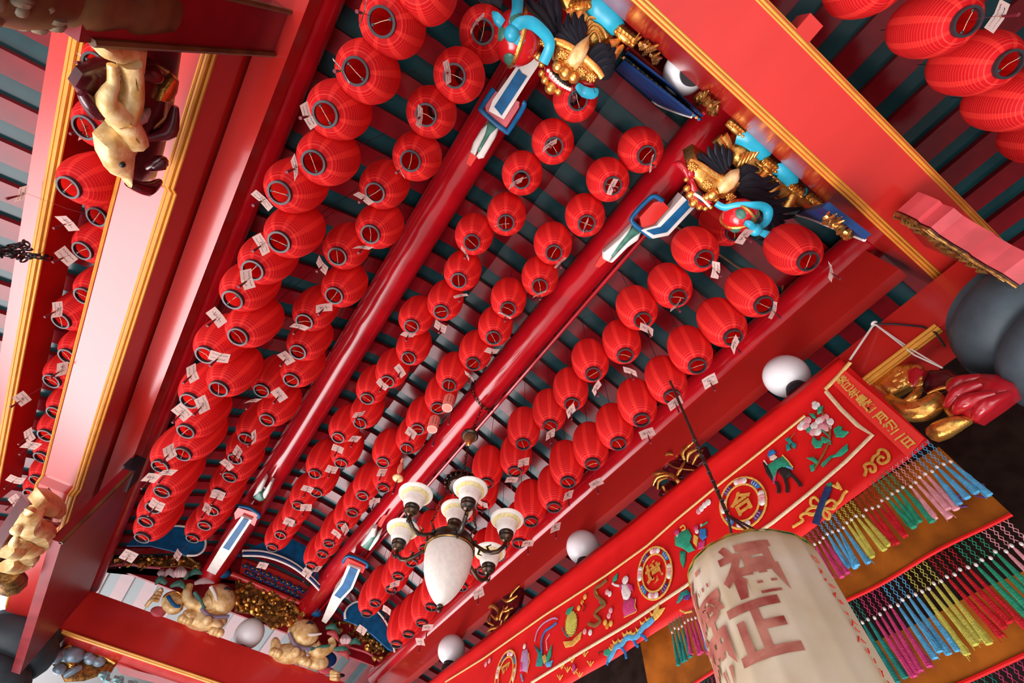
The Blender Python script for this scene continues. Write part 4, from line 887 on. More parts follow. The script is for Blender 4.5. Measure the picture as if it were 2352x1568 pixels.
C.dome('mouth', LIP, [(790, 580), (850, 570), (900, 640), (1000, 710), (1060, 750), (1040, 800), (960, 810), (880, 750), (820, 690), (785, 640)], .06, .10, .02)
C.dome('mouth_cavity', BLACK, [(860, 610), (920, 650), (1000, 720), (1040, 745), (980, 745), (900, 690)], .01, .01, .074)
C.dome('tongue', TONGUE, [(910, 620), (980, 640), (1000, 690), (950, 670)], .02, .01, .080)
q = MB()
for i in range(10): t = i / 9; C.ball(None, None, 835 + 190 * t, 610 + 165 * t - 10 + 26 * math.sin(t * PI) , (.012, .012, .015), .090, q=q)
q.build('teeth', TOOTH, la)
q = MB()
for a, b, r in ((770, 640, .024), (800, 700, .028), (850, 770, .042), (920, 805, .026), (770, 560, .022), (740, 490, .030)): C.ball(None, None, a, b, r, .05, q=q)
q.build('beard_curls', GOLD, la)
C.dome('eye', LIP, [(1110, 710), (1180, 700), (1250, 720), (1230, 750), (1150, 750)], .02, .02, .05)
locks(C, [[(1080, 380), (1000, 320), (930, 220), (945, 90)], [(1090, 370), (1040, 280), (1000, 200), (1010, 100)], [(1100, 350), (1080, 260), (1070, 180), (1060, 90)], [(1120, 320), (1130, 240), (1120, 180), (1140, 110)], [(1060, 380), (960, 330), (900, 300), (890, 270)]], .036, .055)
locks(C, [[(1200, 490), (1290, 420), (1350, 420), (1380, 375)], [(1220, 540), (1310, 470), (1370, 470), (1430, 405)], [(1240, 580), (1330, 540), (1390, 520), (1420, 460)], [(1270, 620), (1340, 600), (1390, 570), (1410, 520)], [(1300, 650), (1350, 640), (1380, 600), (1390, 560)]], .040, .055)
locks(C, [[(880, 300), (780, 160), (690, 60), (640, -60)], [(890, 260), (830, 120), (780, 0), (760, -80)], [(900, 200), (880, 80), (870, -20), (880, -80)], [(860, 300), (720, 190), (620, 80), (560, -40)], [(330, 60), (280, 40), (230, 20), (190, -20)], [(400, 60), (330, 20), (270, -20), (230, -60)]], .05, .02)
toes(C, 1530, 300, 30, 24, 5, .030); toes(C, 1110, 20, 40, -6, 4, .030)
C.bar('ribbon', CYAN, [(1190, 30, 0), (1260, 60, .03), (1340, 130, .03), (1400, 190, .03), (1450, 270, .0)], [.05, .066, .066, .06, .05], flat=.45); C.bar('ribbon', CYAN, [(1085, 740, .06), (1150, 790, .08), (1230, 810, .07), (1250, 770, .06)], [.02, .036, .036, .02], flat=.6)
bl = thing('carved_ball', M6(540, 320), 'red carved ball with a gilt band beside the lion cut by the photo edge', 'ball', 'red balls of the lions')
CB = Carve(M6, bl, DN, None)
ball_parts(CB, 545, 330, .165, [((.95, -.3, .25), 1)], [(-.75, .35, -.9), (.25, .9, -.7), (-.4, -.6, -1)])
q = MB()
CB.bar(None, None, [(350, 110, .13), (400, 120, .17), (450, 165, .17)], [.03, .04, .03], q=q, flat=.6); CB.ball(None, None, 540, 230, (.05, .05, .045), .21, q=q)
CB.bar(None, None, [(560, -30, .06), (570, 60, .14), (545, 150, .18), (540, 220, .20)], [.04, .036, .03, .028], q=q, flat=.5)
CB.bar(None, None, [(545, 225, .21), (600, 145, .22), (700, 140, .20), (790, 220, .17), (845, 310, .14), (845, 400, .12), (790, 525, .10)], [.028, .036, .038, .036, .036, .034, .036], q=q, flat=.5)
CB.bar(None, None, [(550, 250, .21), (600, 300, .20), (690, 345, .15)], [.028, .034, .03], q=q, flat=.5); q.build('ribbon_bow', CYAN, bl)

# ------------------------------------------------------------------ painted bracket struts under the two middle purlins
def slab(C, name, m, px, d, th):
    q = MB(); q.prism([C.at(a, b, d) for a, b in px], -C.n * th); return q.build(name, m, C.root, smooth=False)
def strut(label, M, bar, blue, plate, rim, tip, core, recess, zt, base, zoff=(0, .03, .0)):
    t = thing('bracket_strut', centroid([M(*p) for p in bar]), label, 'bracket', 'painted bracket struts under the purlins')
    C = Carve(M, t, V((0, 0, -1)), None)
    slab(C, 'bar', WHITE, bar, .0, .14); slab(C, 'bar_inlay', BLUE, blue, .008, .02)
    slab(C, 'saddle_plate', PINK if base else REDB, plate, -.03, .10)
    C.bar('saddle_rim', BLUE, rim, .020, -.03)
    for k, px in enumerate(tip): C.dome('lotus_leaf', WHITE, px, .03, .06, -.10)
    C.dome('lotus_core', GREEN, core, .03, .05, -.09)
    if recess: slab(C, 'painted_recess', VERM, recess, -.155, .02)
    return t
strut('blue and white bracket strut beside the mouth of the lion cut by the photo edge', mapper(1050, 0, 3.92, z=3.96),
      [(600, 480), (700, 475), (750, 560), (650, 710), (420, 1075), (285, 1000), (320, 900), (540, 590)], [(555, 620), (580, 660), (630, 690), (400, 1040), (335, 960)],
      [(330, 820), (370, 830), (560, 920), (555, 970), (440, 1150), (400, 1140), (260, 1020), (250, 960)], [(330, 800), (220, 960), (230, 1010), (430, 1180), (470, 1170), (600, 960), (590, 920)],
      [[(300, 1090), (290, 1150), (210, 1300), (150, 1420), (105, 1385), (130, 1300), (210, 1170)], [(380, 1140), (340, 1250), (230, 1440), (180, 1450), (160, 1420), (240, 1280), (320, 1150)]],
      [(275, 1085), (370, 1145), (300, 1210), (190, 1390), (170, 1375), (240, 1220)], [(60, 1500), (105, 1380), (160, 1440), (100, 1530)], 0, True)
strut('blue and white bracket strut with a red-filled saddle beside the wholly visible lion', mapper(1350, 250, 3.92, z=3.96),
      [(855, 785), (965, 885), (725, 1140), (585, 1168), (480, 1092), (625, 1050)], [(895, 815), (940, 862), (712, 1108), (592, 1132), (525, 1095), (655, 1062)],
      [(475, 985), (600, 850), (680, 835), (740, 900), (600, 1050), (490, 1085)], [(685, 835), (610, 792), (545, 830), (420, 965), (415, 1035), (580, 1165)],
      [[(425, 1060), (400, 1120), (300, 1250), (200, 1410), (150, 1385), (150, 1325), (300, 1195)], [(510, 1125), (480, 1200), (380, 1270), (230, 1420), (205, 1415), (300, 1300), (400, 1190)]],
      [(435, 1065), (505, 1120), (400, 1200), (230, 1370), (205, 1360), (320, 1210)], [(80, 1470), (150, 1360), (210, 1410), (120, 1485)], 0, False)
strut('blue and white bracket strut over the golden elephant nearest the dark end panel', mapper(250, 1000, 4.704, z=3.92),
      [(1435, 870), (1545, 915), (1325, 1250), (1150, 1505), (1055, 1460), (1210, 1200)], [(1460, 885), (1515, 910), (1300, 1235), (1235, 1205)],
      [(1380, 800), (1610, 870), (1560, 1000), (1500, 960), (1420, 890), (1350, 930), (1340, 860)], [(1395, 780), (1500, 800), (1610, 870), (1600, 910)],
      [[(1515, 715), (1560, 620), (1635, 515), (1652, 545), (1600, 680), (1560, 740)], [(1610, 760), (1620, 690), (1700, 562), (1725, 572), (1690, 680), (1650, 745)]],
      [(1515, 720), (1590, 640), (1640, 700), (1650, 750), (1595, 770)], None, 0, False)
strut('blue and white bracket strut over the golden elephant nearest the banner', mapper(500, 1168, 3.92, z=3.92),
      [(1170, 510), (1285, 550), (1215, 720), (1115, 830), (1050, 935), (975, 1035), (935, 1010), (1030, 775), (1100, 680)], [(1195, 520), (1262, 548), (1195, 712), (1105, 805), (1052, 775), (1125, 680)],
      [(1120, 500), (1160, 460), (1330, 540), (1300, 600), (1230, 570), (1150, 540)], [(1120, 500), (1175, 440), (1335, 505), (1335, 545)],
      [[(1265, 390), (1370, 232), (1408, 238), (1402, 300), (1345, 360), (1310, 405)], [(1330, 425), (1390, 320), (1455, 268), (1440, 320), (1380, 400), (1350, 435)]],
      [(1275, 395), (1370, 290), (1410, 300), (1340, 425)], [(1400, 240), (1460, 150), (1495, 150), (1440, 260)], 0, False)

# ------------------------------------------------------------------ painted gable fans at both ends
def fan(label, root_at): return thing('gable_fan', root_at, label, 'panel', 'painted gable fans')
YF = 7.93
MF = mapper(500, 1168, 3.92, y=YF); FW = V((0, -1, -.35)).normalized()
MA_ = mapper(500, 1168, 3.92, y=6.97)        # the blue crescents stand forward, under the vault
t = fan('blue arched gable fan with a scroll panel between the two far bracket struts', MF(500, 500)); C = Carve(MF, t, FW, None)
slab(Carve(MA_, t, FW, None), 'blue_arch', BLUE, [(225, 375), (430, 290), (560, 262), (690, 262), (800, 315), (880, 430), (918, 600), (912, 690), (830, 600), (700, 495), (560, 425), (400, 382)], -.06, .05)
slab(C, 'red_board', REDD, [(150, 360), (230, 378), (400, 385), (560, 430), (700, 500), (830, 605), (915, 690), (1000, 720), (960, 960), (820, 900), (500, 770), (60, 600)], -.05, .05)
q = MB()
for k, (dy, r_) in enumerate(((0, .018), (22, .022), (44, .014))):
    q.use(k % 2); Carve(MA_, t, FW, None).bar(None, None, [(225, 378 + dy), (400, 384 + dy), (560, 428 + dy), (700, 498 + dy), (830, 602 + dy), (915, 690 + dy)], r_, .0, q=q)
q.build('arch_rim', [WHITE, DBLUE], t)
slab(C, 'scroll_ground', REDB, [(225, 450), (540, 560), (865, 710), (832, 842), (560, 722), (195, 582)], .0, .04)
q = MB(); rr = random.Random(3)
for i in range(13):
    for j in range(2):
        u_ = (i + .5) / 13; a0 = 235 + 600 * u_ + rr.uniform(-8, 8); b0 = 470 + 265 * u_ + (25 if j == 0 else 85)
        s_ = 1 if (i + j) % 2 else -1; P = []
        for k in range(9): th = k / 8 * 1.5 * PI + rr.uniform(-.1, .1); P.append((a0 + s_ * (24 - k * 1.8) * math.cos(th), b0 + (24 - k * 1.8) * math.sin(th)))
        q.use(0); C.bar(None, None, P, [.022, .020, .012], .012, q=q, flat=.5); q.use(1); C.bar(None, None, [(a + 8, b - 6) for a, b in P[:5]], .005, .026, q=q, n=5)
q.build('scroll_carving', [DBLUE, GOLD], t)
C.bar('rail', REDB, [(120, 588), (500, 752), (825, 885)], .042, .02)
q = MB()
for a, b in ((975, 715), (880, 930), (180, 390), (50, 580)): C.ball(None, None, a, b, (.10, .06, .07), .02, q=q)
q.build('end_block', BLUE, t)
q = MB(); rr = random.Random(8)
POLY = [(160, 650), (400, 720), (650, 830), (770, 925), (700, 985), (640, 1010), (540, 1075), (480, 1075), (430, 1020), (300, 945), (160, 925)]
slab(C, 'relief_ground', OLDG, POLY, -.02, .05)
def inside(p, poly):
    c = False; n_ = len(poly)
    for i in range(n_):
        (xa, ya), (xb, yb) = poly[i], poly[(i + 1) % n_]
        if (ya > p[1]) != (yb > p[1]) and p[0] < (xb - xa) * (p[1] - ya) / (yb - ya) + xa: c = not c
    return c
def relief(C, poly, n, seed, name='relief_carving', r=(.016, .038), d=.015, mats=(OLDG, GOLD)):
    rr = random.Random(seed); q = MB(); xs = [p[0] for p in poly]; ys = [p[1] for p in poly]; k = 0; tries = 0
    while k < n and tries < n * 20:
        tries += 1; a, b = rr.uniform(min(xs), max(xs)), rr.uniform(min(ys), max(ys))
        if not inside((a, b), poly): continue
        k += 1; q.use(0 if rr.random() < .55 else 1); th = rr.uniform(0, 2 * PI); l_ = rr.uniform(10, 34); w_ = rr.uniform(*r)
        P = [(a, b, d), (a + l_ * math.cos(th), b + l_ * math.sin(th), d + .03), (a + l_ * 1.5 * math.cos(th + .9), b + l_ * 1.5 * math.sin(th + .9), d)]
        C.bar(None, None, P, [w_ * .5, w_, w_ * .3], q=q, n=6)
    return q.build(name, list(mats), C.root)
relief(C, POLY, 120, 4)
t = fan('blue round-ended gable fan between the golden elephant and the banner-side purlin', MF(1350, 1100)); C = Carve(MF, t, FW, None)
slab(Carve(MA_, t, FW, None), 'blue_arch', BLUE, [(1150, 1000), (1145, 930), (1180, 870), (1260, 830), (1360, 880), (1440, 930), (1530, 1060), (1592, 1280), (1560, 1270), (1400, 1125), (1250, 1035)], -.05, .05)
Carve(MA_, t, FW, None).bar('arch_rim', WHITE, [(1150, 990), (1150, 925), (1190, 868), (1265, 835), (1360, 870), (1440, 925), (1535, 1060), (1595, 1290)], .014, .0)
PR = [(1010, 1045), (1200, 1030), (1400, 1130), (1590, 1305), (1575, 1400), (1545, 1500), (1480, 1385), (1350, 1290), (1180, 1245), (1090, 1190)]
slab(C, 'relief_ground', REDD, PR, -.02, .05); relief(C, PR, 75, 6)
C.bar('gold_edge', OLDG, [(1010, 1045), (1200, 1028), (1400, 1128), (1595, 1308)], .02, .02); C.bar('rose_edge', PINK, [(1100, 1200), (1200, 1250), (1350, 1300), (1480, 1395), (1545, 1505)], .016, .02)
MFL = mapper(200, 1180, 3.3175, y=YF); MA_ = mapper(200, 1180, 3.3175, y=6.97); t = fan('blue gable fan with dark gilded relief beside the far dark red end panel', MFL(550, 280)); C = Carve(MFL, t, FW, None)
slab(Carve(MA_, t, FW, None), 'blue_arch', BLUE, [(300, 235), (380, 150), (460, 105), (620, 85), (740, 92), (860, 140), (900, 200), (890, 270), (840, 310), (760, 312), (640, 272), (480, 235)], -.05, .05)
Carve(MA_, t, FW, None).bar('arch_rim', WHITE, [(640, 90), (740, 95), (850, 135), (902, 200), (892, 270), (838, 312), (760, 315)], .014, .0)
slab(C, 'red_board', REDD, [(760, 318), (900, 260), (1010, 250), (1100, 420), (1000, 480), (870, 410)], -.05, .05)
PL = [(180, 335), (240, 270), (330, 240), (500, 245), (700, 292), (870, 400), (840, 425), (740, 395), (560, 402), (400, 395), (180, 375)]
slab(C, 'relief_ground', OLDG, PL, -.02, .05); relief(C, PL, 55, 9); C.bar('gold_edge', OLDG, [(180, 340), (240, 268), (330, 238), (500, 243), (700, 290), (870, 400)], .024, .01)
C.bar('rose_edge', PINK, [(150, 402), (300, 378), (420, 402), (560, 412)], .018, .02)
# near gable, behind the lions (seen from below, edge on)
YN = -.40
MN = mapper(1300, 0, 3.3175, y=YN); BW = V((0, 1, 0))
t = fan('deep blue gable fan over the half-hidden globe between the two lions', MN(700, 600)); C = Carve(MN, t, BW, None)
slab(C, 'blue_arch', DBLUE, [(375, 530), (430, 470), (600, 600), (760, 720), (960, 878), (950, 890), (850, 855), (700, 795), (550, 692), (440, 600)], .0, .015)
C.bar('arch_rim', WHITE, [(340, 540), (430, 615), (550, 698), (700, 800), (850, 860), (955, 892)], .008, .0)
C = Carve(mapper(1300, 0, 3.3175, y=-.47), t, BW, None)
slab(C, 'scroll_band', DBLUE, [(430, 440), (470, 385), (760, 610), (1050, 880), (1010, 895), (720, 660)], .01, .01)
q = MB(); rr = random.Random(12)
for i in range(34):
    u_ = i / 33; a, b = 450 + 570 * u_, 420 + 470 * u_; q.use(i % 2); C.bar(None, None, [(a, b, .01), (a + 14, b - 10, .03), (a + 26, b + 8, .015)], [.006, .012, .005], q=q, n=5)
C.bar(None, None, [(425, 420), (720, 655), (1010, 890)], .006, .015, q=q.use(0)); q.build('scroll_carving', [OLDG, BLUE], t)
C = Carve(mapper(1300, 0, 3.3175, y=-.51), t, BW, None); C.bar('rail', REDB, [(470, 360), (735, 588)], .020); C.bar('rail', REDB, [(990, 805), (1060, 865)], .020)
t = fan('narrow dark fan edge with an off-white rim past the tail of the wholly visible lion', pt(1890, 520, y=YN)); C = Carve(mapper(1752, 400, 3.92, y=YN), t, BW, None)
slab(C, 'blue_arch', DBLUE, [(300, 360), (540, 300), (700, 420), (920, 590), (740, 525), (560, 455)], .0, .04); C.bar('arch_rim', WHITE, [(300, 362), (420, 398), (560, 452), (740, 522), (915, 592)], .010, .0)
relief(C, [(540, 290), (600, 310), (850, 530), (790, 520), (640, 420)], 26, 15, 'relief_carving', (.008, .016), .01)
for lab, px in (('small gilded leaf carving on the beam between lion paw and half-hidden globe', [(540, 270), (600, 285), (740, 420), (715, 480), (620, 380)]), ('small gilded leaf carving on the beam past the half-hidden globe', [(1010, 720), (1060, 690), (1165, 795), (1130, 850)])):
    C0 = mapper(1300, 0, 3.3175, y=-.54); t = thing('leaf_carving', C0(*px[0]), lab, 'carving', 'leaf carvings on the lion beam'); C = Carve(C0, t, BW, None); relief(C, px, 26, len(px), 'leaf_relief', (.010, .018), .0)

# ------------------------------------------------------------------ golden elephants on the far beam
def elephant(label, M, sg, head, trunk, tusk, eye, ear, body, knees, feet, collar, extra):
    t = thing('golden_elephant', M(*body[0]) , label, 'carving', 'golden elephants on the far beam'); C = Carve(M, t, FW, None)
    def oval(c, rx, ry, n=24): return [(c[0] + rx * math.cos(2 * PI * i / n), c[1] + ry * math.sin(2 * PI * i / n)) for i in range(n)]
    q = MB(); C.dome(None, None, oval(*body), .16, .12, .02, q=q)
    for k in knees: C.dome(None, None, oval(*k), .14, .08, .06, q=q)
    C.dome(None, None, oval(*head), .20, .12, .06, q=q)
    C.bar(None, None, [(a, b, .14) for a, b in trunk], [.11, .085, .07, .06, .045], q=q, n=12)
    for i in range(9):      # skin folds round head and trunk
        f = .35 + .06 * i; q.use(1); C.bar(None, None, [(head[0][0] + sg * head[1] * f, head[0][1] - head[2] * .7 * (1 - f * .6), .235 - f * .10), (head[0][0] + sg * head[1] * (f + .08), head[0][1], .262 - f * .10), (head[0][0] + sg * head[1] * f, head[0][1] + head[2] * .7 * (1 - f * .5), .232 - f * .10)], .006, q=q, n=5)
    q.build('body', [PALEG, GOLD], t)
    q = MB(); C.bar(None, None, [(a, b, .25) for a, b in tusk], [.026, .022, .012], q=q); q.build('tusk', TOOTH, t)
    q = MB(); q.use(0); C.bar(None, None, [(eye[0] - 34, eye[1] - 8, .225), (eye[0] - 6, eye[1] - 30, .235), (eye[0] + 32, eye[1] - 16, .215)], [.008, .022, .008], q=q); C.ball(None, None, eye[0], eye[1], (.026, .02, .018), .215, q=q); q.use(1); C.ball(None, None, eye[0] - 6, eye[1] + 1, (.016, .012, .012), .232, q=q); q.build('eye', [BLACK, TOOTH], t)
    C.dome('ear', GOLD, oval(*ear), .05, .03, .10)
    for c_ in feet:
        q = MB()
        for k in (-1, 0, 1): C.ball(None, None, c_[0] + k * c_[2], c_[1] + k * c_[2] * .35, c_[3], .14, q=q)
        q.build('foot', PALEG, t)
    C.bar('collar', mat('violet_strap', (.22, .16, .24), .5), [(a, b, .19) for a, b in collar], .024)
    extra(C, t, oval); return t
def lotus(C, t, stem, bud, leaves, cols):
    C.bar('lotus_stem', GREEN, [(a, b, .22) for a, b in stem], [.026, .022, .018])
    q = MB()
    for k in range(5): q.use(k % 2); C.bar(None, None, [(bud[0] + (k - 2) * 9, bud[1] + 34, .22), (bud[0] + (k - 2) * 16, bud[1], .25), (bud[0] + (k - 2) * 5, bud[1] - 46, .22)], [.016, .034, .004], q=q)
    q.build('lotus_bud', [mat('lotus_pink', (.75, .42, .42), .45), WHITE], t)
    q = MB()
    for i, P in enumerate(leaves): q.use(i % 2); C.bar(None, None, [(a, b, .19 + .02 * (k % 2)) for k, (a, b) in enumerate(P)], [.02, .046, .008], q=q, flat=.5)
    q.build('lotus_leaf', cols, t)
def ex1(C, t, oval):
    C.dome('brass_bell', PALEG, oval((220, 515), 88, 88), .10, .06, .06); C.bar('bell_band', BLUE, [(180, 470, .16), (230, 540, .165), (275, 545, .15)], .022)
    C.bar('bell_ring', GOLD, [(145, 480, .12), (190, 445, .13), (260, 440, .13), (300, 500, .12), (285, 570, .12)], .014)
    q = MB()
    for k in range(4): C.bar(None, None, [(20 + 24 * k, 545 - 30 * k, .10), (60 + 22 * k, 500 - 26 * k, .16), (110 + 8 * k, 500 - 22 * k, .10)], .026, q=q)
    q.build('ringed_foot', PALEG, t); C.ball('pendant', PALEG, 475, 660, .062, .21)
    C.dome('rose_cloth', PINK, oval((110, 580), 60, 42), .03, .03, .02)
    lotus(C, t, [(380, 445), (420, 500), (455, 570)], (275, 300), [[(170, 380), (120, 350), (90, 390)], [(240, 330), (190, 290), (160, 330)], [(330, 320), (390, 290), (440, 310)], [(380, 380), (450, 360), (530, 375)], [(200, 400), (270, 380), (310, 420)], [(150, 330), (130, 300), (150, 270)], [(310, 350), (330, 310), (360, 320)]], [GREEN, mat('lotus_grey_rose', (.50, .34, .34), .5)])
ME1 = mapper(330, 1230, 3.32, y=8.0)
elephant('golden elephant with a curled-back trunk and a round brass bell, nearest the dark end panel', ME1, -1, ((580, 490), 118, 122), [(490, 520), (410, 545), (345, 510), (325, 450), (350, 385)], [(500, 405), (530, 460), (548, 515)], (628, 445), ((706, 505), 24, 34), ((470, 640), 170, 92), [((350, 610), 60, 50), ((545, 680), 62, 48)], [(315, 648, 26, .055), (548, 738, 26, .055)], [(385, 450), (440, 575), (520, 625), (640, 625)], ex1)
def ex2(C, t, oval):
    C.ball('flower_pendant', PALEG, 265, 640, .07, .21); C.dome('foreleg', PALEG, oval((120, 590), 46, 90), .10, .05, .05); C.dome('haunch', PALEG, oval((480, 715), 100, 72), .12, .06, .04)
    C.dome('saddle_cloth', DBLUE, oval((570, 690), 80, 70), .05, .03, .02)
    q = MB()
    for k in range(3): C.bar(None, None, [(590, 800 + 26 * k, .08), (625, 812 + 24 * k, .14), (655, 820 + 20 * k, .08)], .03, q=q)
    q.build('ringed_foot', PALEG, t); C.dome('rose_cloth', PINK, oval((560, 790), 70, 36), .03, .03, .0); C.dome('black_hoof', BLACK, oval((690, 830), 30, 18), .04, .03, .02)
    lotus(C, t, [(400, 610), (470, 590), (560, 580)], (690, 530), [[(530, 430), (590, 420), (650, 480)], [(540, 470), (600, 480), (640, 540)], [(600, 610), (680, 610), (740, 650)], [(640, 640), (700, 650), (720, 700)], [(720, 560), (780, 540), (830, 570)], [(640, 580), (690, 575), (740, 600)]], [GREEN, mat('lotus_leaf_red', (.45, .05, .05), .45)])
ME2 = mapper(600, 1330, 3.763, y=8.0)
elephant('golden elephant stretching its trunk towards a red lotus, nearest the banner', ME2, 1, ((360, 470), 128, 128), [(430, 590), (480, 630), (545, 615), (595, 570), (580, 512)], [(370, 488), (420, 488), (485, 480)], (390, 412), ((235, 382), 30, 40), ((235, 645), 150, 92), [((350, 700), 52, 46)], [(110, 640, 24, .055), (360, 715, 26, .055)], [(218, 470), (260, 560), (330, 598), (400, 602)], ex2)

# ------------------------------------------------------------------ corbels and dragon carvings
t = thing('carved_corbel', pt(2200, 560, y=-.72), 'wavy pink corbel with a dark gold-edged face under the lion beam beside the capital', 'corbel')
prof = [pt(1752 + a / 3.92, 400 + b / 3.92, y=-.78) for a, b in ((1400, 158), (1480, 188), (1590, 235), (1620, 268), (1720, 302), (1800, 370), (1940, 455), (2080, 530), (2108, 560), (2250, 642), (2400, 715), (2560, 820))]
q = MB(); P = [V((p.x, -.78, min(p.z, 2.995))) for p in prof]; P += [V((P[-1].x, -.78, 2.995))]
q.prism(P, (0, .13, 0)); q.build('bracket_body', mat('rose_corbel_paint', (.62, .07, .08), .32, noise=.3, nscale=6, coat=.3), t, smooth=False)
q = MB(); fr = [V((p.x, -.645, p.z)) for p in P[:-1]]; q.prism([p for p in fr] + [V((fr[-1].x, -.645, 2.99))], (0, .012, 0)); q.build('carved_face', MAROON, t, smooth=False)
q = MB(); q.tube([p + V((0, .012, .0)) for p in fr], .008, 6); q.tube([p + V((0, .012, .06)) for p in fr[2:]], .005, 6)
for i in range(2, len(fr) - 1):
    for k in range(3): c = fr[i].lerp(fr[i + 1], k / 3) + V((0, .01, .07 + .05 * ((i + k) % 3))); q.tube([c, c + V((.03, .012, .02)), c + V((.06, 0, -.005))], [.004, .010, .003], 6)
q.build('gold_edge', OLDG, t)

MD = mapper(1900, 750, 2.973, x=2.86); LFT = V((-1, .1, -.35)).normalized()
t = thing('dragon_carving', MD(650, 450), 'gold dragon-fish carving with a red tail, hanging below the slate capital beside the banner', 'carving'); C = Carve(MD, t, LFT, None)
C.dome('backing_plate', MAROON, [(560, 380), (690, 290), (830, 290), (930, 350), (900, 420), (700, 470)], .02, .05, -.02)
C.dome('scaled_fin', GOLD, [(290, 400), (350, 330), (440, 270), (560, 248), (640, 262), (690, 300), (665, 350), (640, 410), (600, 400), (520, 440), (430, 490)], .05, .06, .0)
q = MB(); rr = random.Random(4)
for i in range(26):
    a = rr.uniform(470, 660); b = rr.uniform(290, 420); C.ball(None, None, a, b, (.012, .026, .022), .045, q=q)
q.build('scales', GOLD, t)
C.dome('red_fin', LIP, [(560, 300), (640, 270), (690, 310), (650, 400), (620, 440), (570, 390)], .03, .03, .035)
C.bar('snout', GOLD, [(430, 490, .02), (500, 550, .05), (600, 590, .06), (700, 575, .06), (765, 510, .04), (750, 465, .02)], [.03, .05, .065, .065, .05, .02])
C.bar('horn', GOLD, [(520, 530, .04), (590, 530, .08), (640, 490, .08), (660, 430, .05)], [.016, .024, .026, .016]); C.ball('eye_boss', GOLD, 890, 400, (.03, .045, .045), .03)
C.bar('whisker', GOLD, [(700, 465, .03), (790, 430, .03), (870, 420, .03)], [.008, .014, .01])
C.bar('foreleg', GOLD, [(740, 730, .0), (800, 710, .03), (900, 670, .04), (990, 640, .02)], [.05, .055, .045, .02]); C.bar('claw_strap', GOLD, [(810, 520, .02), (850, 590, .03), (900, 640, .03)], [.012, .02, .016])
C.dome('red_tail', LIP, [(800, 530), (840, 410), (950, 345), (1080, 320), (1220, 330), (1315, 395), (1300, 470), (1180, 560), (1035, 660), (920, 625)], .10, .08, .0)
q = MB()
for P in ([(850, 560, .07), (960, 480, .12), (1100, 420, .11)], [(900, 600, .06), (1010, 540, .12), (1180, 480, .09)], [(1030, 640, .04), (1120, 560, .09), (1260, 470, .05)], [(860, 450, .06), (950, 400, .08), (1080, 360, .06)]): C.bar(None, None, P, [.02, .04, .02], q=q)
q.build('tail_fold', LIP, t)

ML = mapper(0, 0, 1.68, x=-1.45); RGT = V((1, .05, -.45)).normalized()
t = thing('dragon_carving', ML(500, 400), 'maroon corbel with a pale gold open-mouthed dragon under the pink beam near the square post', 'carving'); C = Carve(ML, t, RGT, None)
C.dome('backing_plate', MAROON, [(525, 115), (640, 110), (740, 160), (715, 330), (690, 480), (650, 640), (625, 715), (560, 745), (500, 715), (470, 680), (480, 560), (490, 420), (510, 260)], .03, .08, -.06)
C.dome('maroon_leaf', MAROON, [(290, 335), (320, 285), (390, 250), (500, 240), (600, 245), (655, 275), (655, 350), (640, 450), (560, 520), (500, 500), (420, 440), (330, 395)], .05, .05, .0)
q = MB()
for P in ([(500, 260, .04), (560, 255, .06), (590, 290, .04)], [(560, 520, .02), (620, 470, .07), (648, 380, .06)], [(300, 340, .03), (340, 390, .06), (420, 430, .05)], [(560, 640, .02), (590, 600, .06), (620, 600, .03)], [(480, 690, .03), (540, 700, .06), (600, 680, .04)]): C.bar('leaf_fold', MAROON, P, [.02, .04, .015])
C.dome('gold_flame', GOLD, [(575, 360), (595, 310), (640, 262), (662, 280), (655, 320), (632, 368)], .03, .02, .05)
q = MB(); C.dome(None, None, [(315, 110), (400, 112), (528, 140), (520, 245), (470, 205), (450, 180), (400, 192), (345, 172)], .05, .05, .06, q=q)
C.bar(None, None, [(440, 180, .10), (452, 260, .11), (440, 340, .11), (415, 392, .10)], [.045, .04, .05, .06], q=q); C.bar(None, None, [(385, 200, .08), (385, 265, .09), (366, 305, .09), (362, 350, .09), (400, 385, .10)], [.018, .022, .03, .045, .06], q=q)
C.bar(None, None, [(415, 395, .10), (445, 440, .11), (470, 490, .10)], [.06, .05, .055], q=q)
C.dome(None, None, [(350, 505), (395, 462), (440, 450), (480, 480), (512, 488), (480, 545), (468, 690), (445, 655), (395, 635), (360, 570)], .06, .05, .06, q=q)
q.build('dragon_body', PALEG, t); q = MB()
for k in range(4): C.bar(None, None, [(425 + 9 * k, 420, .145), (450 + 9 * k, 455, .155), (468 + 8 * k, 490, .145)], .006, q=q, n=5)
for k in range(3): C.bar(None, None, [(438 + 8 * k, 200, .135), (450 + 7 * k, 270, .145), (440 + 6 * k, 340, .14)], .005, q=q, n=5)
q.build('mane_groove', OLDG, t); C.ball('eye', BLACK, 410, 568, (.012, .014, .014), .122)
q = MB(); [C.ball(None, None, 404 + k * 2, 215 + k * 18, (.012, .014, .014), .08, q=q) for k in range(3)]; q.build('teeth', TOOTH, t); C.bar('silver_fin', mat('silver_paint', (.5, .55, .6), .3, metal=.3), [(480, 440, .05), (510, 410, .07), (550, 395, .05)], [.03, .03, .008])

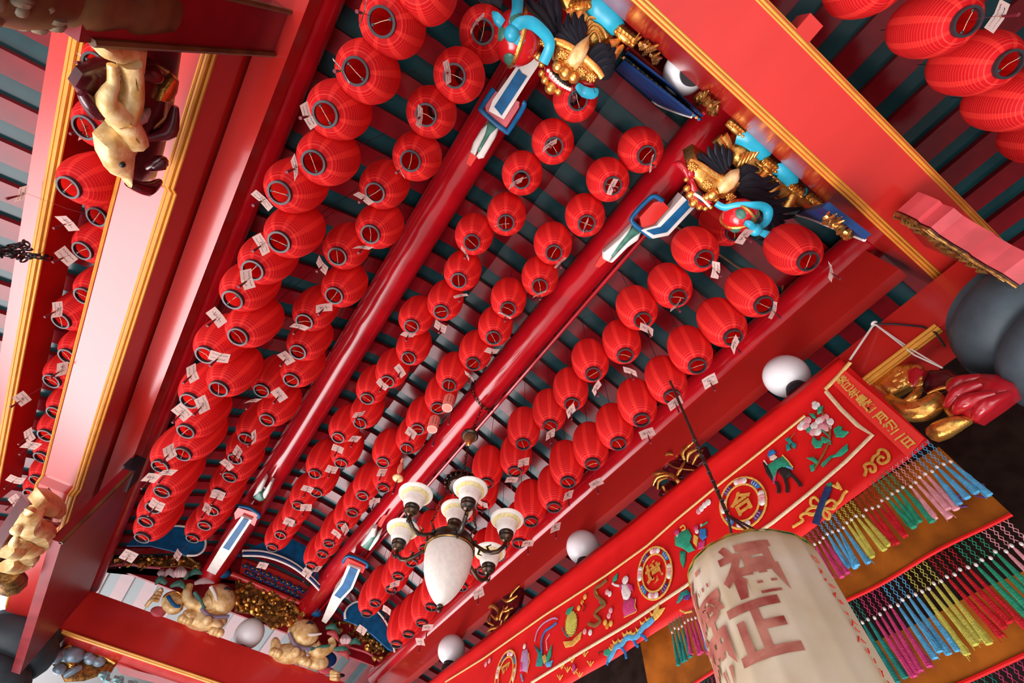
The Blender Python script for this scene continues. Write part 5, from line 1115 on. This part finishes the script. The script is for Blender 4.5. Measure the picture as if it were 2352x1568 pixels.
MLF = mapper(0, 1000, 2.987, x=-1.45)
t = thing('dragon_carving', MLF(200, 560), 'pale gold dragon carving under the far end of the pink beam', 'carving'); C = Carve(MLF, t, RGT, None)
C.dome('backing_plate', MAROON, [(240, 520), (380, 500), (420, 460), (395, 640), (330, 800), (200, 960), (60, 1010), (-40, 1000), (60, 800)], .02, .10, -.08)
q = MB(); C.dome(None, None, [(205, 445), (265, 372), (340, 382), (428, 440), (424, 480), (370, 528), (300, 512), (240, 492)], .10, .06, .03, q=q)
C.bar(None, None, [(220, 470, .06), (160, 520, .08), (150, 580, .08), (215, 590, .10), (240, 650, .10), (170, 720, .09), (90, 690, .06)], [.06, .07, .08, .09, .09, .08, .05], q=q)
C.bar(None, None, [(130, 740, .05), (160, 800, .06), (110, 860, .05), (30, 880, .02)], [.07, .08, .07, .05], q=q); C.bar(None, None, [(20, 760, .05), (70, 750, .08), (60, 810, .05)], [.05, .06, .03], q=q)
for P in ([(90, 560), (70, 600), (95, 640)], [(70, 640), (60, 690), (90, 730)], [(200, 460), (160, 470), (150, 510)]): C.bar(None, None, [(a, b, .07) for a, b in P], [.01, .035, .008], q=q)
q.build('dragon_body', PALEG, t)
q = MB(); C.bar(None, None, [(250, 520, .11), (300, 545, .12), (355, 545, .10)], [.02, .03, .014], q=q); q.build('mouth', LIP, t)
q = MB(); C.bar(None, None, [(40, 940, .02), (60, 990, .05), (30, 1040, .02)], [.08, .10, .05], q=q); C.bar(None, None, [(100, 900, .0), (180, 860, .02), (250, 790, .0)], [.04, .06, .03], q=q); q.build('gold_scroll', OLDG, t)

def spray(label, M, strokes, blocks, root):
    t = thing('gilded_bracket', M(*root), label, 'bracket', 'gilded leaf brackets on the banner beam'); C = Carve(M, t, LFT, None)
    q = MB()
    for P, r in strokes: C.bar(None, None, [(a, b, .03 + .03 * (k % 2)) for k, (a, b) in enumerate(P)], r, q=q, flat=.7)
    q.build('leaf_scroll', GOLD, t); q = MB()
    for px in blocks: C.dome(None, None, px, .04, .05, .0, q=q)
    q.build('carved_block', MAROON, t)
spray('gilded leaf bracket on a maroon block, crossed by the dark lantern cord', mapper(1400, 880, 3.3175, x=2.90),
      [([(330, 705), (400, 690), (470, 690)], [.006, .02, .012]), ([(350, 780), (400, 720), (480, 700), (540, 735), (545, 780), (500, 830), (450, 830), (440, 790)], [.012, .018, .02, .016, .012]), ([(385, 810), (410, 750), (460, 720)], [.012, .016, .010]), ([(520, 730), (570, 670), (590, 600)], [.014, .018, .012]), ([(590, 590), (590, 530), (640, 460), (690, 440)], [.012, .022, .018, .006]), ([(610, 600), (640, 540), (700, 500)], [.012, .022, .010]), ([(650, 620), (700, 560), (730, 510)], [.010, .018, .006]), ([(450, 600), (540, 650), (680, 665)], [.006, .008, .006]), ([(440, 570), (480, 540), (540, 560)], [.008, .016, .008])],
      [[(385, 650), (470, 575), (560, 600), (690, 650), (640, 715), (540, 735)], [(520, 560), (560, 535), (590, 580), (550, 600)], [(380, 860), (400, 780), (470, 740), (520, 790), (450, 860)], [(600, 620), (720, 480), (760, 590), (690, 650)]], (540, 660))
spray('gilded scroll bracket on the banner beam beside the chandelier egg', mapper(1000, 1168, 3.92, x=2.88),
      [([(500, 890), (550, 870), (590, 920), (600, 980), (560, 990), (540, 950)], [.012, .022, .026, .02, .01]), ([(490, 1110), (540, 1080), (600, 1060), (640, 1000)], [.012, .018, .016, .01]), ([(620, 810), (690, 830), (760, 780)], [.01, .018, .012]), ([(690, 820), (730, 760), (775, 690)], [.012, .018, .012]), ([(600, 1000), (640, 930), (680, 870)], [.012, .02, .012]), ([(640, 1010), (690, 960), (700, 900)], [.01, .018, .012]), ([(640, 860), (660, 920), (720, 890)], [.01, .016, .01]), ([(510, 950), (510, 1010), (550, 1050)], [.012, .018, .01])],
      [[(500, 880), (640, 760), (760, 690), (770, 780), (740, 890), (620, 1030), (500, 1110), (495, 980)]], (640, 920))

# carved wooden collar of the square post, small hangings
q = MB(); q.lathe([(.11, 1.50), (.14, 1.62), (.155, 1.72), (.15, 1.82), (.13, 1.88), (.15, 1.92), (.152, 1.98), (.14, 2.10), (.15, 2.14), (.15, 2.20), (.142, 2.30), (.135, 2.38)], 40, (-1.48, .705, 0))
rr = random.Random(21)
for i in range(90):
    a = rr.uniform(0, 2 * PI); z_ = rr.uniform(1.54, 1.84); r_ = .138; q.use(1).ell((-1.48 + r_ * math.cos(a), .705 + r_ * math.sin(a), z_), (rr.uniform(.012, .03), rr.uniform(.012, .03), rr.uniform(.015, .04)), n=8, m=6)
tag(q.build('carved_collar', [BROWN, mat('weathered_wood', (.30, .22, .14), .6, noise=.5, nscale=20)], origin=(-1.48, .705, 1.55)), 'dark carved wooden collar round the square post, cut by the photo corner', 'carving')
t = thing('iron_chain', pt(60, 585, x=-2.22), 'black iron chain bunched across the lilac eave board', 'chain')
q = MB(); rr = random.Random(30)
for (a0, b0), (a1, b1), n_ in (((-10, 585), (62, 570), 9), ((0, 575), (55, 592), 8), ((62, 585), (112, 592), 7), ((20, 566), (62, 560), 6)):
    for i in range(n_):
        s_ = i / (n_ - 1); c = pt(a0 + (a1 - a0) * s_, b0 + (b1 - b0) * s_ + rr.uniform(-5, 5), x=-2.20); q.torus(c, .026, .0075, 10, 5, Matrix.Rotation(rr.uniform(0, 3), 3, 'Y') @ Matrix.Rotation(rr.uniform(0, 3), 3, 'X'), sy=.6)
q.build('links', BLACK, t)
for k, (u, v, lab) in enumerate(((1030, 925, 'upper of two pink paper cylinder charms hanging beside the chandelier purlin'), (996, 974, 'lower of two pink paper cylinder charms hanging beside the chandelier purlin'))):
    c = pt(u, v, z=3.42); t = thing('paper_charm', c, lab, 'charm', 'pink paper charms under the lanterns')
    PCH = mat('coral_paper', (.80, .20, .15), .6)
    MB().lathe([(.046, -.075), (.050, -.06), (.050, .075), (.02, .082)], 24, c).build('cylinder', PCH, t)
    MB().lathe([(.047, -.076), (.026, -.072)], 20, c, cap0=False, cap1=False).build('end_ring', mat('pale_coral_paper', (.85, .55, .45), .6), t)
    q = MB()
    for cc in range(3):
        for j in range(6): a = -2.2 + cc * .55; q.box(0, 0, 0, 0, 0, 0) if False else q.ell((c.x + .0505 * math.cos(a), c.y + .0505 * math.sin(a), c.z + .05 - .018 * j), (.004, .006, .004), n=6, m=4)
    q.build('printed_marks', INK, t); MB().tube([c + V((0, 0, .08)), c + V((-.01, .0, .26))], .0025, 5).build('cord', GOLD, t); MB().tube([c + V((.05, .02, -.08)), c + V((.055, .022, -.24))], [.006, .012], 7).build('tassel', TASSEL, t)
c = pt(914, 1098, z=3.42); t = thing('gold_charm', c, 'gold shell charm with a coral fish hanging before the chandelier purlin', 'charm')
MB().ell(c, (.058, .05, .03), n=20, m=10).build('shell', PALEG, t); q = MB(); q.ell(c + V((-.01, 0, .13)), (.028, .022, .075), n=14, m=10); q.tube([c + V((-.012, 0, .19)), c + V((-.02, 0, .25))], [.012, .03], 8, flat=.4); q.build('fish', mat('coral_fish', (.80, .30, .20), .45), t)
MB().tube([c + V((-.015, 0, .2)), c + V((-.03, -.02, .40))], .0025, 5).build('cord', TASSEL, t); MB().tube([c + V((0, 0, -.03)), c + V((.0, 0, -.2))], [.006, .012], 7).build('tassel', TASSEL, t)

# ------------------------------------------------------------------ under the far beam: painted fretwork and a silver-blue carved corbel
MFB = mapper(0, 1350, 4.073, y=8.30)
t = thing('fretwork_panel', MFB(1180, 830), 'pale teal meander fretwork hanging under the far elephant beam', 'panel')
C = Carve(MFB, t, FW, None)
slab(C, 'rose_board', mat('pale_rose_paint', (.72, .42, .44), .4), [(1085, 720), (1500, 830), (1900, 960), (1880, 1030), (1500, 900), (1120, 800)], .0, .03)
q = MB()
for k in range(6):
    a, b = 930 + 130 * k, 800 + 42 * k
    for P in ([(a, b), (a + 70, b + 20), (a + 60, b + 60), (a + 100, b + 74)], [(a + 20, b + 50), (a + 90, b - 10)]): C.bar(None, None, [(x_, y_) for x_, y_ in P], .03, .0, q=q, n=4)
q.build('meander', mat('pale_teal_paint', (.16, .34, .36), .45), t)
t = thing('carved_corbel', MFB(650, 680), 'silver-blue and gold carved corbel under the far beam beside the slate capital', 'corbel'); C = Carve(MFB, t, FW, None)
SBL = mat('silver_blue_paint', (.30, .42, .52), .3, metal=.3, noise=.4, nscale=15)
C.dome('corbel_board', OLDG, [(540, 560), (640, 520), (800, 560), (950, 610), (1090, 700), (1040, 790), (900, 830), (780, 870), (600, 880), (560, 800), (470, 700), (420, 640)], .03, .05, -.04)
q = MB()
for a, b, r_ in ((520, 640, .10), (570, 620, .08), (690, 630, .12), (620, 650, .06), (850, 670, .07), (830, 640, .06), (930, 690, .07), (560, 760, .07)): C.ball(None, None, a, b, (r_, r_ * .6, r_ * .8), .03, q=q)
C.bar(None, None, [(600, 830, .03), (680, 780, .05), (760, 740, .04)], [.03, .045, .03], q=q); q.build('silver_scroll', SBL, t)
q = MB(); C.bar(None, None, [(580, 590), (650, 545), (760, 570), (900, 610), (1080, 705)], .02, .03, q=q); C.bar(None, None, [(640, 690), (670, 720), (700, 715)], .03, .03, q=q); C.bar(None, None, [(180, 770), (240, 780), (250, 830)], .025, .03, q=q); q.build('gold_edge', GOLD, t)
# a stray conduit across the rafters and its wire loop
q = MB(); q.tube([pt(u, v, z=zz) for u, v, zz in ((1470, 470, 4.38), (1600, 548, 4.2), (1690, 610, 4.1), (1760, 650, 4.02))], .010, 6); q.tube([pt(u, v, z=3.95) for u, v in ((1798, 655), (1795, 680), (1806, 700), (1812, 680), (1816, 650))], .006, 5)
tag(q.build('brown_conduit', BROWN, origin=pt(1700, 620, z=4.1)), 'thin brown conduit with a hanging wire loop across the rafters near the last banner-side lanterns', 'cable')
q = MB(); c = pt(1916, 140, x=1.06); q.box(c.x - .05, c.x + .05, -1.02, -.93, 3.0, 3.14); tag(q.build('wooden_block', REDB, smooth=False, origin=(c.x, -.97, 3.0)), 'small red wooden block on the outer side of the lion beam under the dark lanterns', 'block')
# ------------------------------------------------------------------ daylight: overcast sky, bright paved court towards the open side
w = bpy.data.worlds.new('daylight'); SC.world = w; w.use_nodes = True
nt = w.node_tree; N = nt.nodes; L = nt.links
bg = N['Background']; tc = N.new('ShaderNodeTexCoord'); sp = N.new('ShaderNodeSeparateXYZ'); L.new(tc.outputs['Generated'], sp.inputs[0])
def wm(op, a, c=None, d=None):
    n = N.new('ShaderNodeMath'); n.operation = op
    for k, q in enumerate((a, c, d)):
        if q is None: continue
        if isinstance(q, (int, float)): n.inputs[k].default_value = q
        else: L.new(q, n.inputs[k])
    return n.outputs[0]
def wdot(d):
    d = V(d).normalized()
    return wm('ADD', wm('ADD', wm('MULTIPLY', sp.outputs[0], d.x), wm('MULTIPLY', sp.outputs[1], d.y)), wm('MULTIPLY', sp.outputs[2], d.z))
def lobe(d, c0, c1, amp):
    n = N.new('ShaderNodeMapRange'); n.interpolation_type = 'SMOOTHSTEP'
    L.new(wdot(d), n.inputs['Value']); n.inputs['From Min'].default_value = c0; n.inputs['From Max'].default_value = c1
    n.inputs['To Min'].default_value = 0; n.inputs['To Max'].default_value = amp
    return n.outputs['Result']
# sunlit paving of the open court: a bright field on the ground, seen from the hall under (-.28, 1.0) of the vertical
gz = wm('MAXIMUM', wm('MULTIPLY', sp.outputs[2], -1.0), .02)
ex = wm('DIVIDE', wm('ADD', wm('DIVIDE', sp.outputs[0], gz), .29), .56); ey = wm('DIVIDE', wm('SUBTRACT', wm('DIVIDE', sp.outputs[1], gz), 1.02), .50)
dist = wm('SQRT', wm('ADD', wm('POWER', wm('ABSOLUTE', ex), 2.0), wm('POWER', wm('ABSOLUTE', ey), 2.0)))
n = N.new('ShaderNodeMapRange'); n.interpolation_type = 'SMOOTHSTEP'; L.new(dist, n.inputs['Value'])
n.inputs['From Min'].default_value = 1.35; n.inputs['From Max'].default_value = .75; n.inputs['To Min'].default_value = 0; n.inputs['To Max'].default_value = 11.0
court = wm('MULTIPLY', n.outputs['Result'], wm('LESS_THAN', sp.outputs[2], -.05))
tot = wm('ADD', wm('ADD', court, lobe((-.80, .60, .02), .50, .92, 1.5)), wm('ADD', wm('ADD', lobe((-.05, .05, -1), .58, .97, 1.1), lobe((-.30, -.8, -.62), .75, .97, 3.0)), .06))  # last lobe, from below the near end, added to brighten the elephants
tot = wm('MULTIPLY', tot, wm('SUBTRACT', 1.0, lobe((.85, -.6, 0), 0.1, .85, .6)))
cm = N.new('ShaderNodeCombineColor')
L.new(wm('MULTIPLY', tot, 1.0), cm.inputs[0]); L.new(wm('MULTIPLY', tot, .95), cm.inputs[1]); L.new(wm('MULTIPLY', tot, .97), cm.inputs[2])
L.new(cm.outputs[0], bg.inputs['Color']); bg.inputs['Strength'].default_value = 1.0
# ------------------------------------------------------------------ camera, colour management, lift to floor level
for o in list(COL.objects):
    if o.parent is None: o.location.z += EYE
cd = bpy.data.cameras.new('camera'); cam = bpy.data.objects.new('camera', cd); COL.objects.link(cam)
cam.matrix_world = Matrix.Translation((0, 0, EYE)) @ ROT.transposed().to_4x4()
cd.sensor_width = 36; cd.lens = 36 * FOC / 2352; cd.clip_start = .05
SC.camera = cam
vs = SC.view_settings; vs.view_transform = 'Standard'; vs.look = 'None'; vs.gamma = 1; vs.use_curve_mapping = False; vs.exposure = 0.2
